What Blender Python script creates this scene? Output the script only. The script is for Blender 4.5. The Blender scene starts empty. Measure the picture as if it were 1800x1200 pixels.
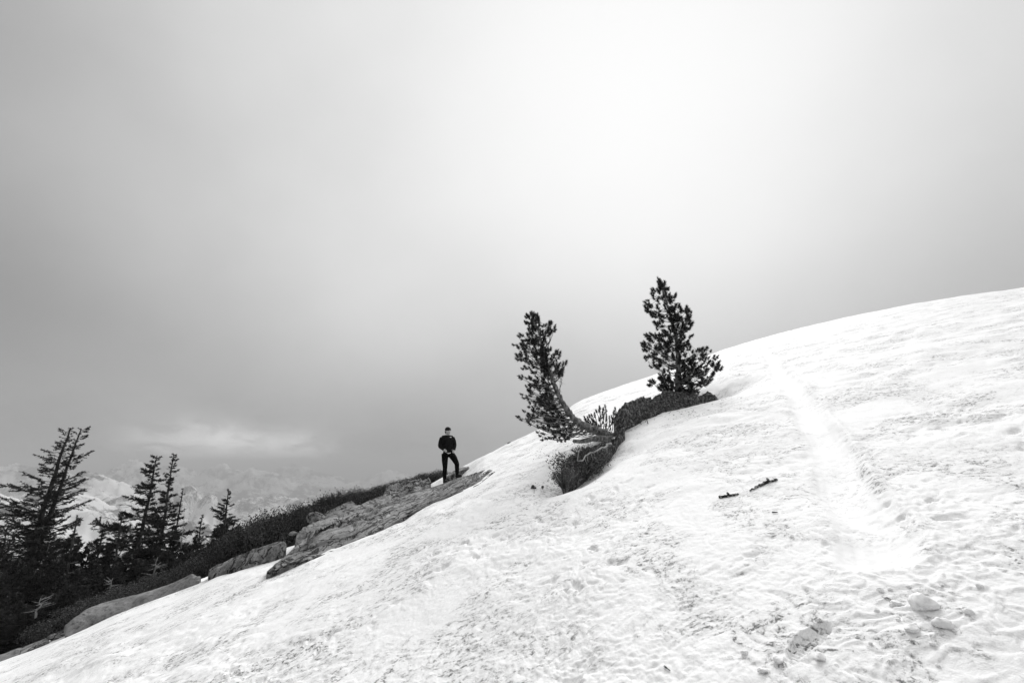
import bpy, math, random
import numpy as np
from mathutils import Vector

random.seed(7)
RNG = np.random.default_rng(11)
sc = bpy.context.scene
COL = sc.collection
R = math.radians

# ------------------------------------------------------------------ camera
FPX, PITCH = 850.0, R(14.5)          # focal length in pixels of the 1800 px wide photograph, upward tilt
cd = bpy.data.cameras.new('camera')
cd.sensor_width, cd.lens = 36.0, FPX / 1800 * 36
cd.clip_start, cd.clip_end = 0.05, 60000
cam = bpy.data.objects.new('camera', cd)
COL.objects.link(cam)
cam.rotation_euler = (R(90) + PITCH, 0, 0)
sc.camera = cam

# ------------------------------------------------------------------ sky, sun, exposure
EXPOSURE = 1.24
SUN_DIR = Vector((0.225, 0.732, 0.644)).normalized()
SUN_EL = math.asin(SUN_DIR.z)
SUN_AZ = math.atan2(SUN_DIR.x, SUN_DIR.y)
sc.view_settings.view_transform = 'Standard'
sc.view_settings.look = 'None'
sc.view_settings.exposure = EXPOSURE
sc.view_settings.gamma = 1
sc.view_settings.use_curve_mapping = False
sc.cycles.use_denoising = True
sc.cycles.max_bounces = 8
sc.cycles.diffuse_bounces = 5
sc.cycles.transparent_max_bounces = 8
sc.cycles.volume_bounces = 0
sc.cycles.use_adaptive_sampling = True
sc.cycles.adaptive_threshold = 0.01


class NT:
    """small helper to wire node trees"""
    def __init__(self, tree):
        self.t = tree
        tree.nodes.clear()

    def n(self, typ, **kw):
        nd = self.t.nodes.new(typ)
        for k, v in kw.items():
            if k.startswith('i_'):
                key = k[2:]
                key = int(key) if key.isdigit() else key.replace('_', ' ')
                nd.inputs[key].default_value = v
            else:
                setattr(nd, k, v)
        return nd

    def l(self, a, b):
        self.t.links.new(a, b)

    def val(self, sock, v):
        if hasattr(v, 'is_output'):
            self.l(v, sock)
        else:
            sock.default_value = v

    def math(self, op, a, b=0.0, c=None, clamp=False):
        m = self.n('ShaderNodeMath', operation=op, use_clamp=clamp)
        self.val(m.inputs[0], a)
        self.val(m.inputs[1], b)
        if c is not None:
            self.val(m.inputs[2], c)
        return m.outputs[0]

    def ramp(self, fac, stops, interp='LINEAR'):
        r = self.n('ShaderNodeValToRGB')
        r.color_ramp.interpolation = interp
        el = r.color_ramp.elements
        while len(el) > len(stops):
            el.remove(el[-1])
        while len(el) < len(stops):
            el.new(0.5)
        for e, (p, c) in zip(el, stops):
            e.position = p
            e.color = (c, c, c, 1)
        self.l(fac, r.inputs[0])
        return r.outputs[0]

    def noise(self, vec, scale, detail=4, rough=0.55, dist=0.0):
        nd = self.n('ShaderNodeTexNoise')
        nd.inputs['Scale'].default_value = scale
        nd.inputs['Detail'].default_value = detail
        nd.inputs['Roughness'].default_value = rough
        nd.inputs['Distortion'].default_value = dist
        if vec is not None:
            self.l(vec, nd.inputs['Vector'])
        return nd.outputs['Fac']

    def mapping(self, vec, scale=(1, 1, 1), rot=(0, 0, 0)):
        m = self.n('ShaderNodeMapping')
        m.inputs['Scale'].default_value = scale
        m.inputs['Rotation'].default_value = rot
        self.l(vec, m.inputs['Vector'])
        return m.outputs[0]


world = bpy.data.worlds.new('World')
sc.world = world
world.use_nodes = True
w = NT(world.node_tree)
tc = w.n('ShaderNodeTexCoord').outputs['Generated']
sky = w.n('ShaderNodeTexSky', sky_type='NISHITA', sun_disc=False)
sky.sun_elevation = SUN_EL
sky.sun_rotation = SUN_AZ
sky.dust_density = 4.0
sky.air_density = 1.0
bw = w.n('ShaderNodeRGBToBW')
w.l(sky.outputs[0], bw.inputs[0])
clear = w.math('MULTIPLY', bw.outputs[0], 0.0008)
dot = w.n('ShaderNodeVectorMath', operation='DOT_PRODUCT')
w.l(tc, dot.inputs[0])
dot.inputs[1].default_value = SUN_DIR
dp = w.math('MAXIMUM', dot.outputs['Value'], 0.0)
sep = w.n('ShaderNodeSeparateXYZ')
w.l(tc, sep.inputs[0])
el = w.math('MAXIMUM', sep.outputs['Z'], 0.0)
lum = w.math('ADD', w.math('MULTIPLY', el, 0.95), 0.19)
lum = w.math('ADD', lum, w.math('MULTIPLY', w.math('POWER', dp, 2.0), 0.66))
lum = w.math('ADD', lum, w.math('MULTIPLY', w.math('POWER', dp, 22.0), 2.7))
# uneven cloud: broad soft patches, thin streaky cloud low down
big = w.noise(w.mapping(tc, (1, 1, 1.15)), 2.4, 4, 0.5, 0.0)
bigm = w.math('ADD', w.math('MULTIPLY', big, 0.62), 0.70)
lum = w.math('MULTIPLY', lum, bigm)
low = w.noise(w.mapping(tc, (1, 1, 3.2)), 5.5, 6, 0.55, 0.6)
lowb = w.ramp(low, [(0.40, 0.0), (0.72, 1.0)])
band = w.math('SUBTRACT', 1.0, w.math('MULTIPLY', w.math('ABSOLUTE', w.math('SUBTRACT', sep.outputs['Z'], 0.01)), 7.0), clamp=True)
lum = w.math('ADD', lum, w.math('MULTIPLY', w.math('MULTIPLY', lowb, band), 0.10))
torn = w.ramp(w.noise(w.mapping(tc, (1, 1, 2.2)), 15.0, 8, 0.6, 0.8), [(0.38, 0.0), (0.66, 1.0)])
# narrow patches: breaks in the low cloud where light comes through, softly torn by noise
def sky_dir(px, py):
    cx, cy = (px - 900) / FPX, (600 - py) / FPX
    return Vector((cx, math.cos(PITCH) - cy * math.sin(PITCH), math.sin(PITCH) + cy * math.cos(PITCH))).normalized()


for px, py, wdt, gain in ((400, 800, 0.050, 4.5), (330, 800, 0.07, 1.6), (510, 806, 0.06, 1.8), (140, 700, 0.16, 0.12),
                          (540, 280, 0.42, 0.34), (1300, 380, 0.26, 0.34), (690, 540, 0.22, 0.20), (0, 0, 0.40, -0.50), (0, 520, 0.24, -0.12), (1800, 460, 0.2, -0.08), (740, 770, 0.16, -0.05)):
    dv = w.n('ShaderNodeVectorMath', operation='SUBTRACT')
    w.l(tc, dv.inputs[0])
    dv.inputs[1].default_value = sky_dir(px, py)
    sq = w.n('ShaderNodeVectorMath', operation='MULTIPLY')
    w.l(dv.outputs[0], sq.inputs[0])
    sq.inputs[1].default_value = (1.0 / wdt, 1.0 / wdt, 1.7 / wdt)
    ln = w.n('ShaderNodeVectorMath', operation='LENGTH')
    w.l(sq.outputs[0], ln.inputs[0])
    fall = w.math('POWER', 2.718, w.math('MULTIPLY', w.math('MULTIPLY', ln.outputs['Value'], ln.outputs['Value']), -1.0))
    tear = w.math('ADD', w.math('MULTIPLY', torn, 1.1), 0.30) if wdt < 0.1 else w.math('ADD', w.math('MULTIPLY', big, 0.5), 0.75)
    lum = w.math('ADD', lum, w.math('MULTIPLY', w.math('MULTIPLY', fall, tear), gain))
# thick cloud saturates softly towards the hidden sun
lum = w.math('SUBTRACT', 1.0, w.math('POWER', 2.718, w.math('MULTIPLY', lum, -1.0)))
tot = w.math('ADD', lum, clear)
tot = w.math('MULTIPLY', tot, 2.0 ** -EXPOSURE)
comb = w.n('ShaderNodeCombineColor')
for k in range(3):
    w.l(tot, comb.inputs[k])
bg = w.n('ShaderNodeBackground')
bg.inputs['Strength'].default_value = 1.0
w.l(comb.outputs[0], bg.inputs['Color'])
w.l(bg.outputs[0], w.n('ShaderNodeOutputWorld').inputs['Surface'])

sl = bpy.data.lights.new('sun', 'SUN')
sl.energy = 1.24
sl.angle = R(36)
sun = bpy.data.objects.new('sun', sl)
COL.objects.link(sun)
sun.rotation_euler = (-SUN_DIR).to_track_quat('-Z', 'Y').to_euler()
sun.location = SUN_DIR * 200


# ------------------------------------------------------------------ materials (all grey: the photograph is black and white)
def bump_of(t, fac, strength, dist, prev=None):
    b = t.n('ShaderNodeBump')
    b.inputs['Strength'].default_value = strength
    b.inputs['Distance'].default_value = dist
    t.l(fac, b.inputs['Height'])
    if prev is not None:
        t.l(prev, b.inputs['Normal'])
    return b.outputs[0]


def mat(name, stops, scale=5, detail=6, rough=0.9, stretch=(1, 1, 1), bump=None, coord='Object', dist=0.3, spec=0.2, extra=None):
    m = bpy.data.materials.new(name)
    m.use_nodes = True
    t = NT(m.node_tree)
    p = t.n('ShaderNodeBsdfPrincipled')
    p.inputs['Roughness'].default_value = rough
    p.inputs['Specular IOR Level'].default_value = spec
    c = t.n('ShaderNodeTexCoord').outputs[coord]
    v = t.mapping(c, stretch)
    f = t.noise(v, scale, detail, 0.6, dist)
    colr = t.ramp(f, stops)
    if extra:
        f2 = t.noise(v, extra[0], 5, 0.65, 0.2)
        k2 = t.ramp(f2, extra[1])
        mx = t.n('ShaderNodeMix', data_type='RGBA', blend_type='MULTIPLY')
        mx.inputs[0].default_value = 1.0
        t.l(colr, mx.inputs[6])
        t.l(k2, mx.inputs[7])
        colr = mx.outputs[2]
    t.l(colr, p.inputs['Base Color'])
    if bump:
        f3 = t.noise(v, bump[0], 6, 0.6, 0.2)
        t.l(bump_of(t, f3, bump[1], bump[2]), p.inputs['Normal'])
    t.l(p.outputs[0], t.n('ShaderNodeOutputMaterial').inputs[0])
    return m


def snow_mat():
    m = bpy.data.materials.new('old_snow')
    m.use_nodes = True
    t = NT(m.node_tree)
    p = t.n('ShaderNodeBsdfPrincipled')
    p.inputs['Roughness'].default_value = 0.75
    p.inputs['Specular IOR Level'].default_value = 0.25
    c = t.n('ShaderNodeTexCoord').outputs['Object']
    geo = t.n('ShaderNodeAttribute', attribute_name='smooth')
    # windblown grit: sparse dark veins and flecks gathered in patches, on clean snow
    patch = t.ramp(t.noise(c, 1.1, 4, 0.6, 0.8), [(0.45, 0.0), (0.62, 1.0)])
    vn = t.noise(c, 3.3, 6, 0.62, 1.6)
    vein = t.math('SUBTRACT', 1.0, t.math('MULTIPLY', t.math('ABSOLUTE', t.math('SUBTRACT', vn, 0.5)), 15.0), clamp=True)
    speck = t.ramp(t.noise(c, 30.0, 6, 0.75, 0.6), [(0.47, 0.0), (0.60, 1.0)])
    fine = t.ramp(t.noise(c, 140.0, 3, 0.7, 0.0), [(0.54, 0.0), (0.66, 1.0)])
    blot = t.ramp(t.noise(c, 7.0, 7, 0.7, 1.0), [(0.54, 0.0), (0.68, 1.0)])
    d = t.math('MULTIPLY', t.math('MULTIPLY', vein, t.math('ADD', speck, 0.15)), 0.75)
    d = t.math('ADD', d, t.math('MULTIPLY', t.math('MULTIPLY', blot, t.math('ADD', speck, 0.2)), 0.50))
    d = t.math('ADD', d, t.math('MULTIPLY', fine, 0.16))
    d = t.math('ADD', d, t.math('MULTIPLY', speck, 0.06))
    d = t.math('MULTIPLY', d, t.math('ADD', t.math('MULTIPLY', patch, 1.05), 0.10))
    d = t.math('MULTIPLY', d, t.math('SUBTRACT', 1.0, t.math('MULTIPLY', geo.outputs['Fac'], 0.6)))
    col = t.math('MAXIMUM', t.math('SUBTRACT', 0.95, d), 0.14)
    cc = t.n('ShaderNodeCombineColor')
    for k in range(3):
        t.l(col, cc.inputs[k])
    t.l(cc.outputs[0], p.inputs['Base Color'])
    n1 = t.noise(c, 18, 6, 0.65, 0.3)
    n2 = t.noise(c, 75, 5, 0.7, 0.0)
    hgt = t.math('ADD', n1, t.math('MULTIPLY', n2, 0.35))
    b = t.n('ShaderNodeBump')
    b.inputs['Distance'].default_value = 0.02
    t.l(t.math('SUBTRACT', 0.40, t.math('MULTIPLY', geo.outputs['Fac'], 0.33)), b.inputs['Strength'])
    t.l(hgt, b.inputs['Height'])
    t.l(b.outputs[0], p.inputs['Normal'])
    t.l(p.outputs[0], t.n('ShaderNodeOutputMaterial').inputs[0])
    return m


def far_mat():
    m = bpy.data.materials.new('distant_snow_and_forest')
    m.use_nodes = True
    t = NT(m.node_tree)
    p = t.n('ShaderNodeBsdfPrincipled')
    p.inputs['Roughness'].default_value = 0.95
    p.inputs['Specular IOR Level'].default_value = 0.1
    c = t.n('ShaderNodeTexCoord').outputs['Object']
    att = t.n('ShaderNodeAttribute', attribute_name='forest')
    a = t.noise(c, 0.0016, 6, 0.65, 0.4)
    b = t.noise(t.mapping(c, (1, 1, 0.6)), 0.016, 7, 0.85, 0.3)
    f = t.math('ADD', t.math('MULTIPLY', a, 0.55), t.math('MULTIPLY', b, 0.75))
    f = t.math('ADD', f, t.math('MULTIPLY', t.math('SUBTRACT', att.outputs['Fac'], 0.5), 0.26))
    t.l(t.ramp(f, [(0.52, 0.90), (0.57, 0.40), (0.62, 0.03)]), p.inputs['Base Color'])
    t.l(p.outputs[0], t.n('ShaderNodeOutputMaterial').inputs[0])
    return m


def granite():
    """weathered granite: grain along the slabs, dark water streaks, fine cracks"""
    m = bpy.data.materials.new('weathered_granite')
    m.use_nodes = True
    t = NT(m.node_tree)
    p = t.n('ShaderNodeBsdfPrincipled')
    p.inputs['Roughness'].default_value = 0.92
    p.inputs['Specular IOR Level'].default_value = 0.2
    c = t.n('ShaderNodeTexCoord').outputs['Object']
    rot = t.mapping(c, (1, 1, 1), (0, 0, -R(68.5)))
    v = t.mapping(rot, (0.35, 1, 1))
    base = t.ramp(t.noise(v, 2.6, 8, 0.62, 0.5), [(0.34, 0.16), (0.50, 0.29), (0.66, 0.42)])
    streak = t.ramp(t.noise(t.mapping(rot, (0.18, 1, 1)), 5.5, 6, 0.6, 0.3), [(0.40, 0.45), (0.52, 1.0)])
    fleck = t.ramp(t.noise(c, 42, 5, 0.7, 0.0), [(0.36, 0.5), (0.52, 1.0)])
    cn = t.noise(t.mapping(rot, (0.30, 1, 1)), 1.9, 5, 0.55, 0.8)
    crack = t.math('MULTIPLY', t.math('ABSOLUTE', t.math('SUBTRACT', cn, 0.5)), 55.0, clamp=True)
    cn2 = t.noise(rot, 1.6, 4, 0.5, 0.5)
    crack2 = t.math('MULTIPLY', t.math('ABSOLUTE', t.math('SUBTRACT', cn2, 0.47)), 75.0, clamp=True)
    ck = t.math('MULTIPLY', crack, crack2)
    k = t.math('ADD', t.math('MULTIPLY', ck, 0.86), 0.14)
    x = t.math('MULTIPLY', t.math('MULTIPLY', base, streak), t.math('MULTIPLY', fleck, k))
    cc = t.n('ShaderNodeCombineColor')
    for q in range(3):
        t.l(x, cc.inputs[q])
    t.l(cc.outputs[0], p.inputs['Base Color'])
    b1 = bump_of(t, ck, 0.9, 0.05)
    b2 = bump_of(t, t.noise(v, 24, 7, 0.65, 0.2), 0.6, 0.03, b1)
    t.l(b2, p.inputs['Normal'])
    t.l(p.outputs[0], t.n('ShaderNodeOutputMaterial').inputs[0])
    return m


M = {}
M['snow'] = snow_mat()
M['far'] = far_mat()
M['rock'] = granite()
M['slab'] = mat('smooth_granite', [(0.32, 0.12), (0.5, 0.22), (0.68, 0.30)], 3.0, 8, 0.9, (1, 1, 1), (40, 0.5, 0.015), extra=(16, [(0.34, 0.45), (0.5, 1.0)]))
M['soil'] = mat('needle_litter', [(0.36, 0.03), (0.52, 0.13), (0.66, 0.42)], 20, 8, 1.0, (1, 1, 1), (38, 1.0, 0.05), extra=(60, [(0.36, 0.35), (0.52, 1.0)]))
M['hill'] = mat('dark_forest_soil', [(0.35, 0.02), (0.65, 0.08)], 1.5, 7, 1.0, (1, 1, 1), (6, 0.8, 0.1))
M['bark'] = mat('grey_pine_bark', [(0.32, 0.05), (0.50, 0.22), (0.68, 0.48)], 22, 8, 0.95, (1, 1, 0.6), (45, 1.0, 0.03))
M['darkbark'] = mat('dark_conifer_bark', [(0.30, 0.03), (0.5, 0.09), (0.7, 0.18)], 7, 6, 0.95, (1, 1, 0.35), (15, 0.9, 0.03))
M['deadwood'] = mat('bleached_dead_wood', [(0.25, 0.18), (0.7, 0.48)], 20, 6, 0.9, (1, 1, 0.4), (40, 0.6, 0.01))
M['stick'] = mat('lichen_stick_bark', [(0.38, 0.012), (0.50, 0.07), (0.60, 0.45)], 38, 5, 0.95, (1, 1, 1), (60, 0.9, 0.01))
M['needle'] = mat('pine_needles', [(0.3, 0.018), (0.7, 0.075)], 9, 4, 0.8, spec=0.15)
M['fir'] = mat('fir_needles', [(0.3, 0.026), (0.7, 0.095)], 3, 5, 0.85, spec=0.1)
M['leaf'] = mat('shrub_leaves', [(0.3, 0.03), (0.7, 0.10)], 4, 5, 0.8, spec=0.12)
M['evergreen'] = mat('evergreen_leaves', [(0.3, 0.03), (0.5, 0.08), (0.7, 0.20)], 9, 5, 0.7, spec=0.2)
M['jacket'] = mat('black_jacket_cloth', [(0.3, 0.006), (0.7, 0.013)], 30, 4, 0.85, bump=(40, 0.4, 0.01), spec=0.15)
M['trouser'] = mat('black_trouser_cloth', [(0.3, 0.004), (0.7, 0.008)], 40, 4, 0.9, spec=0.1)
M['shoe'] = mat('dark_shoe_leather', [(0.3, 0.008), (0.7, 0.02)], 60, 3, 0.7)
M['sole'] = mat('shoe_rubber', [(0.3, 0.02), (0.7, 0.04)], 60, 3, 0.9)
M['skin'] = mat('skin', [(0.3, 0.48), (0.7, 0.58)], 30, 3, 0.6)
M['hair'] = mat('dark_hair', [(0.3, 0.006), (0.7, 0.015)], 80, 3, 0.6)
M['white'] = mat('white_cloth', [(0.3, 0.66), (0.7, 0.78)], 60, 3, 0.9)
M['lip'] = mat('lips', [(0.3, 0.10), (0.7, 0.13)], 60, 3, 0.6)


# ------------------------------------------------------------------ mesh helpers
class MB:
    def __init__(self):
        self.v, self.q, self.t, self.n = [], [], [], 0

    def add(self, V, Q=None, T=None):
        V = np.asarray(V, np.float64).reshape(-1, 3)
        if Q is not None and len(Q):
            self.q.append(np.asarray(Q, np.int64).reshape(-1, 4) + self.n)
        if T is not None and len(T):
            self.t.append(np.asarray(T, np.int64).reshape(-1, 3) + self.n)
        self.v.append(V)
        self.n += len(V)

    def tube(self, pts, rad, n=6, cap=True):
        P = np.asarray(pts, float)
        m = len(P)
        rad = np.broadcast_to(np.asarray(rad, float), (m,))
        T = np.gradient(P, axis=0)
        T /= np.linalg.norm(T, axis=1)[:, None] + 1e-12
        up = np.array([0, 0, 1.0]) if abs(T[0, 2]) < 0.8 else np.array([1.0, 0, 0])
        U = np.cross(T, up)
        U /= np.linalg.norm(U, axis=1)[:, None] + 1e-12
        W = np.cross(T, U)
        a = np.arange(n) * 2 * math.pi / n
        V = P[:, None] + rad[:, None, None] * (np.cos(a)[None, :, None] * U[:, None] + np.sin(a)[None, :, None] * W[:, None])
        i = np.arange(m - 1)[:, None] * n
        k = np.arange(n)[None]
        k2 = (k + 1) % n
        Q = np.stack([i + k, i + k2, i + n + k2, i + n + k], -1).reshape(-1, 4)
        V = V.reshape(-1, 3)
        T3 = []
        if cap:
            V = np.vstack([V, P[0] - T[0] * rad[0] * 0.3, P[-1] + T[-1] * rad[-1] * 0.6])
            for kk in range(n):
                T3.append((m * n, (kk + 1) % n, kk))
                T3.append((m * n + 1, (m - 1) * n + kk, (m - 1) * n + (kk + 1) % n))
        self.add(V, Q, T3)

    def blades(self, P, D, L, W):
        """needles and leaves: one thin triangle each"""
        P, D = np.asarray(P, float), np.asarray(D, float)
        N = len(P)
        D = D / (np.linalg.norm(D, axis=1)[:, None] + 1e-9)
        rnd = RNG.normal(size=(N, 3))
        S = np.cross(D, rnd)
        S /= np.linalg.norm(S, axis=1)[:, None] + 1e-9
        L = np.broadcast_to(np.asarray(L, float), (N,))[:, None]
        W = np.broadcast_to(np.asarray(W, float), (N,))[:, None]
        V = np.stack([P - S * W * 0.5, P + S * W * 0.5, P + D * L], 1).reshape(-1, 3)
        self.add(V, None, np.arange(3 * N).reshape(-1, 3))

    def leaves(self, P, D, L, W):
        """broad leaves: one bent diamond each"""
        P, D = np.asarray(P, float), np.asarray(D, float)
        N = len(P)
        D = D / (np.linalg.norm(D, axis=1)[:, None] + 1e-9)
        S = np.cross(D, RNG.normal(size=(N, 3)))
        S /= np.linalg.norm(S, axis=1)[:, None] + 1e-9
        L = np.broadcast_to(np.asarray(L, float), (N,))[:, None]
        W = np.broadcast_to(np.asarray(W, float), (N,))[:, None]
        V = np.stack([P, P + D * L * 0.5 + S * W * 0.5, P + D * L, P + D * L * 0.5 - S * W * 0.5], 1).reshape(-1, 3)
        self.add(V, np.arange(4 * N).reshape(-1, 4))

    def mesh(self, name, material, smooth=True):
        me = bpy.data.meshes.new(name)
        V = np.vstack(self.v) if self.v else np.zeros((0, 3))
        loops, starts, tot = [], [], 0
        for arr, k in ((self.q, 4), (self.t, 3)):
            if arr:
                A = np.vstack(arr)
                loops.append(A.reshape(-1))
                starts.append(tot + np.arange(len(A)) * k)
                tot += A.size
        me.vertices.add(len(V))
        me.vertices.foreach_set('co', V.astype(np.float32).reshape(-1))
        me.loops.add(tot)
        me.loops.foreach_set('vertex_index', np.concatenate(loops).astype(np.int32))
        st = np.concatenate(starts).astype(np.int32)
        me.polygons.add(len(st))
        me.polygons.foreach_set('loop_start', st)
        me.update(calc_edges=True)
        if smooth:
            me.polygons.foreach_set('use_smooth', np.ones(len(st), bool))
        me.materials.append(material)
        return me

    def build(self, name, material, parent=None, smooth=True):
        o = bpy.data.objects.new(name, self.mesh(name, material, smooth))
        COL.objects.link(o)
        if parent is not None:
            o.parent = parent
            o.location = -parent.location
        return o


def tag(o, label=None, cat=None, group=None, kind=None):
    if label:
        o['label'] = label
    if cat:
        o['category'] = cat
    if group:
        o['group'] = group
    if kind:
        o['kind'] = kind
    return o


def empty(name, loc, label, cat, group=None):
    o = bpy.data.objects.new(name, None)
    o.location = loc
    COL.objects.link(o)
    o.empty_display_size = 0.2
    return tag(o, label, cat, group)


def copy_tree(root, loc, rz, scale):
    c = root.copy()
    COL.objects.link(c)
    c.location = loc
    c.rotation_euler = (random.uniform(-.04, .04), random.uniform(-.04, .04), rz)
    c.scale = scale
    for ch in list(root.children):
        k = ch.copy()
        COL.objects.link(k)
        k.parent = c
    return c


# ------------------------------------------------------------------ numpy noise
_perm = np.random.default_rng(3).permutation(256)
_perm = np.concatenate([_perm, _perm])
_ang = np.random.default_rng(4).random(256) * 2 * np.pi
_gx, _gy = np.cos(_ang).astype(np.float32), np.sin(_ang).astype(np.float32)


def perlin(x, y, seed=0):
    x = np.asarray(x, np.float32) + seed * 17.31
    y = np.asarray(y, np.float32) + seed * 5.77
    xf, yf = np.floor(x), np.floor(y)
    xi, yi = xf.astype(np.int32), yf.astype(np.int32)
    fx, fy = x - xf, y - yf
    u = fx * fx * fx * (fx * (fx * 6 - 15) + 10)
    v = fy * fy * fy * (fy * (fy * 6 - 15) + 10)

    def g(i, j, dx, dy):
        h = _perm[_perm[i & 255] + (j & 255)]
        return _gx[h] * dx + _gy[h] * dy
    a = g(xi, yi, fx, fy)
    b = g(xi + 1, yi, fx - 1, fy)
    c = g(xi, yi + 1, fx, fy - 1)
    d = g(xi + 1, yi + 1, fx - 1, fy - 1)
    return (a + u * (b - a) + v * (c + u * (d - c) - a - u * (b - a))) * 1.5


def fbm(x, y, seed=0, octv=4, gain=0.5):
    s, a, f = 0, 1.0, 1.0
    for k in range(octv):
        s = s + a * perlin(x * f, y * f, seed + k * 3)
        a *= gain
        f *= 2.03
    return s


def worley(x, y, seed=0):
    xi, yi = np.floor(x).astype(np.int64), np.floor(y).astype(np.int64)
    best = np.full(np.shape(x), 9.0)
    hid = np.zeros(np.shape(x))
    for dx in (-1, 0, 1):
        for dy in (-1, 0, 1):
            cx, cy = xi + dx, yi + dy
            h = _perm[_perm[(cx + seed * 7) & 255] + (cy & 255)]
            h2 = _perm[(h + 91) & 255]
            d = np.hypot(cx + h / 256.0 - x, cy + h2 / 256.0 - y)
            k = d < best
            best = np.where(k, d, best)
            hid = np.where(k, _perm[(h + 57) & 255] / 256.0, hid)
    return best, hid


def sstep(a, b, x):
    t = np.clip((np.asarray(x, float) - a) / (b - a), 0, 1)
    return t * t * (3 - 2 * t)


# ------------------------------------------------------------------ the lie of the land (camera at the origin, 1.6 m over the snow)
H0, GX, GY = 1.6, 0.267, 0.191
CT, ST = math.cos(PITCH), math.sin(PITCH)


def ray(px, py):
    cx, cy = (np.asarray(px, float) - 900) / FPX, (600 - np.asarray(py, float)) / FPX
    return cx, CT - cy * ST, ST + cy * CT


def azt(px, py):
    x, y, z = ray(px, py)
    return np.arctan2(x, y), z / np.hypot(x, y)


def at(px, py, depth):
    """point at a distance along the view axis"""
    x, y, z = ray(px, py)
    return np.array([x * depth, y * depth, z * depth])


def atr(px, py, r):
    """point at a horizontal distance"""
    x, y, z = ray(px, py)
    k = r / math.hypot(x, y)
    return np.array([x * k, y * k, z * k])


EDGE = [(0, 1160), (32, 1150), (86, 1127), (122, 1110), (162, 1095), (202, 1076), (239, 1065), (267, 1053), (316, 1035), (368, 1013),
        (420, 992), (470, 975), (501, 965), (540, 948), (590, 930), (640, 912), (690, 890), (740, 860), (770, 842), (800, 829), (826, 815), (857, 799), (900, 777),
        (950, 755), (975, 737), (1000, 717), (1030, 700), (1080, 682), (1130, 666), (1200, 642), (1270, 615), (1340, 594), (1400, 578),
        (1500, 555), (1600, 535), (1700, 519), (1800, 507)]
_ea, _et = azt(*np.array(EDGE, float).T)
_az = np.linspace(-math.pi, math.pi, 7201)
_G = GX * np.sin(_az) + GY * np.cos(_az)
_tE = np.interp(_az, _ea, _et)
_rE = 2 * H0 / np.maximum(_G - _tE, 0.03)
_in = (_az > _ea[0]) & (_az < _ea[-1])
_xa = np.concatenate([[-math.pi, _ea[0] - 0.9], _az[_in][::20], [_ea[-1] + 0.9, math.pi]])
_xr = np.concatenate([[30, 24], _rE[_in][::20], [45, 30]])
_rE = np.interp(_az, _xa, _xr)
_ker = np.exp(-0.5 * (np.arange(-24, 25) / 9.0) ** 2)
_rE = np.convolve(np.pad(_rE, 24, mode='wrap'), _ker / _ker.sum(), mode='valid')


def rE(az):
    return np.interp(az, _az, _rE)


def Gz(az):
    return GX * np.sin(az) + GY * np.cos(az)


def snow0(az, r):
    return -H0 + Gz(az) * r - H0 / rE(az) ** 2 * r * r


def snow_r(px, py):
    """horizontal distance at which the view ray meets the smooth snow"""
    az, t = azt(px, py)
    k = H0 / rE(az) ** 2
    b = Gz(az) - t
    disc = np.maximum(b * b - 4 * k * H0, 0)
    return (b - np.sqrt(disc)) / (2 * k)


def on_snow(px, py):
    return atr(px, py, float(snow_r(px, py)))


# slide track: a smooth trough from the ridge to the near right
TRACK = [(1337, 603, .16), (1350, 625, .18), (1364, 648, .19), (1386, 675, .20), (1409, 705, .21), (1428, 738, .21), (1445, 775, .21), (1464, 815, .21), (1487, 865, .215), (1512, 915, .22), (1535, 962, .225), (1553, 1003, .21), (1560, 1018, .17)]
_tp = np.array([on_snow(a, b)[:2] for a, b, _ in TRACK])
_tw = np.array([c for *_, c in TRACK])
MOUND_C = atr(1195, 690, 12.4)
HOLLOWS = [(atr(1235, 690, 12.9), 0.75, 0.42), (atr(1190, 700, 12.6), 0.8, 0.15), (atr(1040, 800, 8.0), 0.55, 0.20), (atr(1000, 825, 7.2), 0.40, 0.16)]
PILE = on_snow(1620, 1060)


def track_dist(x, y):
    best = np.full(x.shape, 99.0)
    side = np.zeros(x.shape)
    wd = np.full(x.shape, 0.3)
    end = np.zeros(x.shape)
    n = len(_tp)
    for i in range(n - 1):
        a, b = _tp[i], _tp[i + 1]
        d = b - a
        t = np.clip(((x - a[0]) * d[0] + (y - a[1]) * d[1]) / (d @ d), 0, 1)
        qx, qy = x - (a[0] + t * d[0]), y - (a[1] + t * d[1])
        dist = np.hypot(qx, qy)
        k = dist < best
        best = np.where(k, dist, best)
        side = np.where(k, np.sign(d[0] * qy - d[1] * qx), side)
        wd = np.where(k, _tw[i] + t * (_tw[i + 1] - _tw[i]), wd)
        end = np.where(k, (i + t) / (n - 1), end)
    return best, side, wd, end


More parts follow.
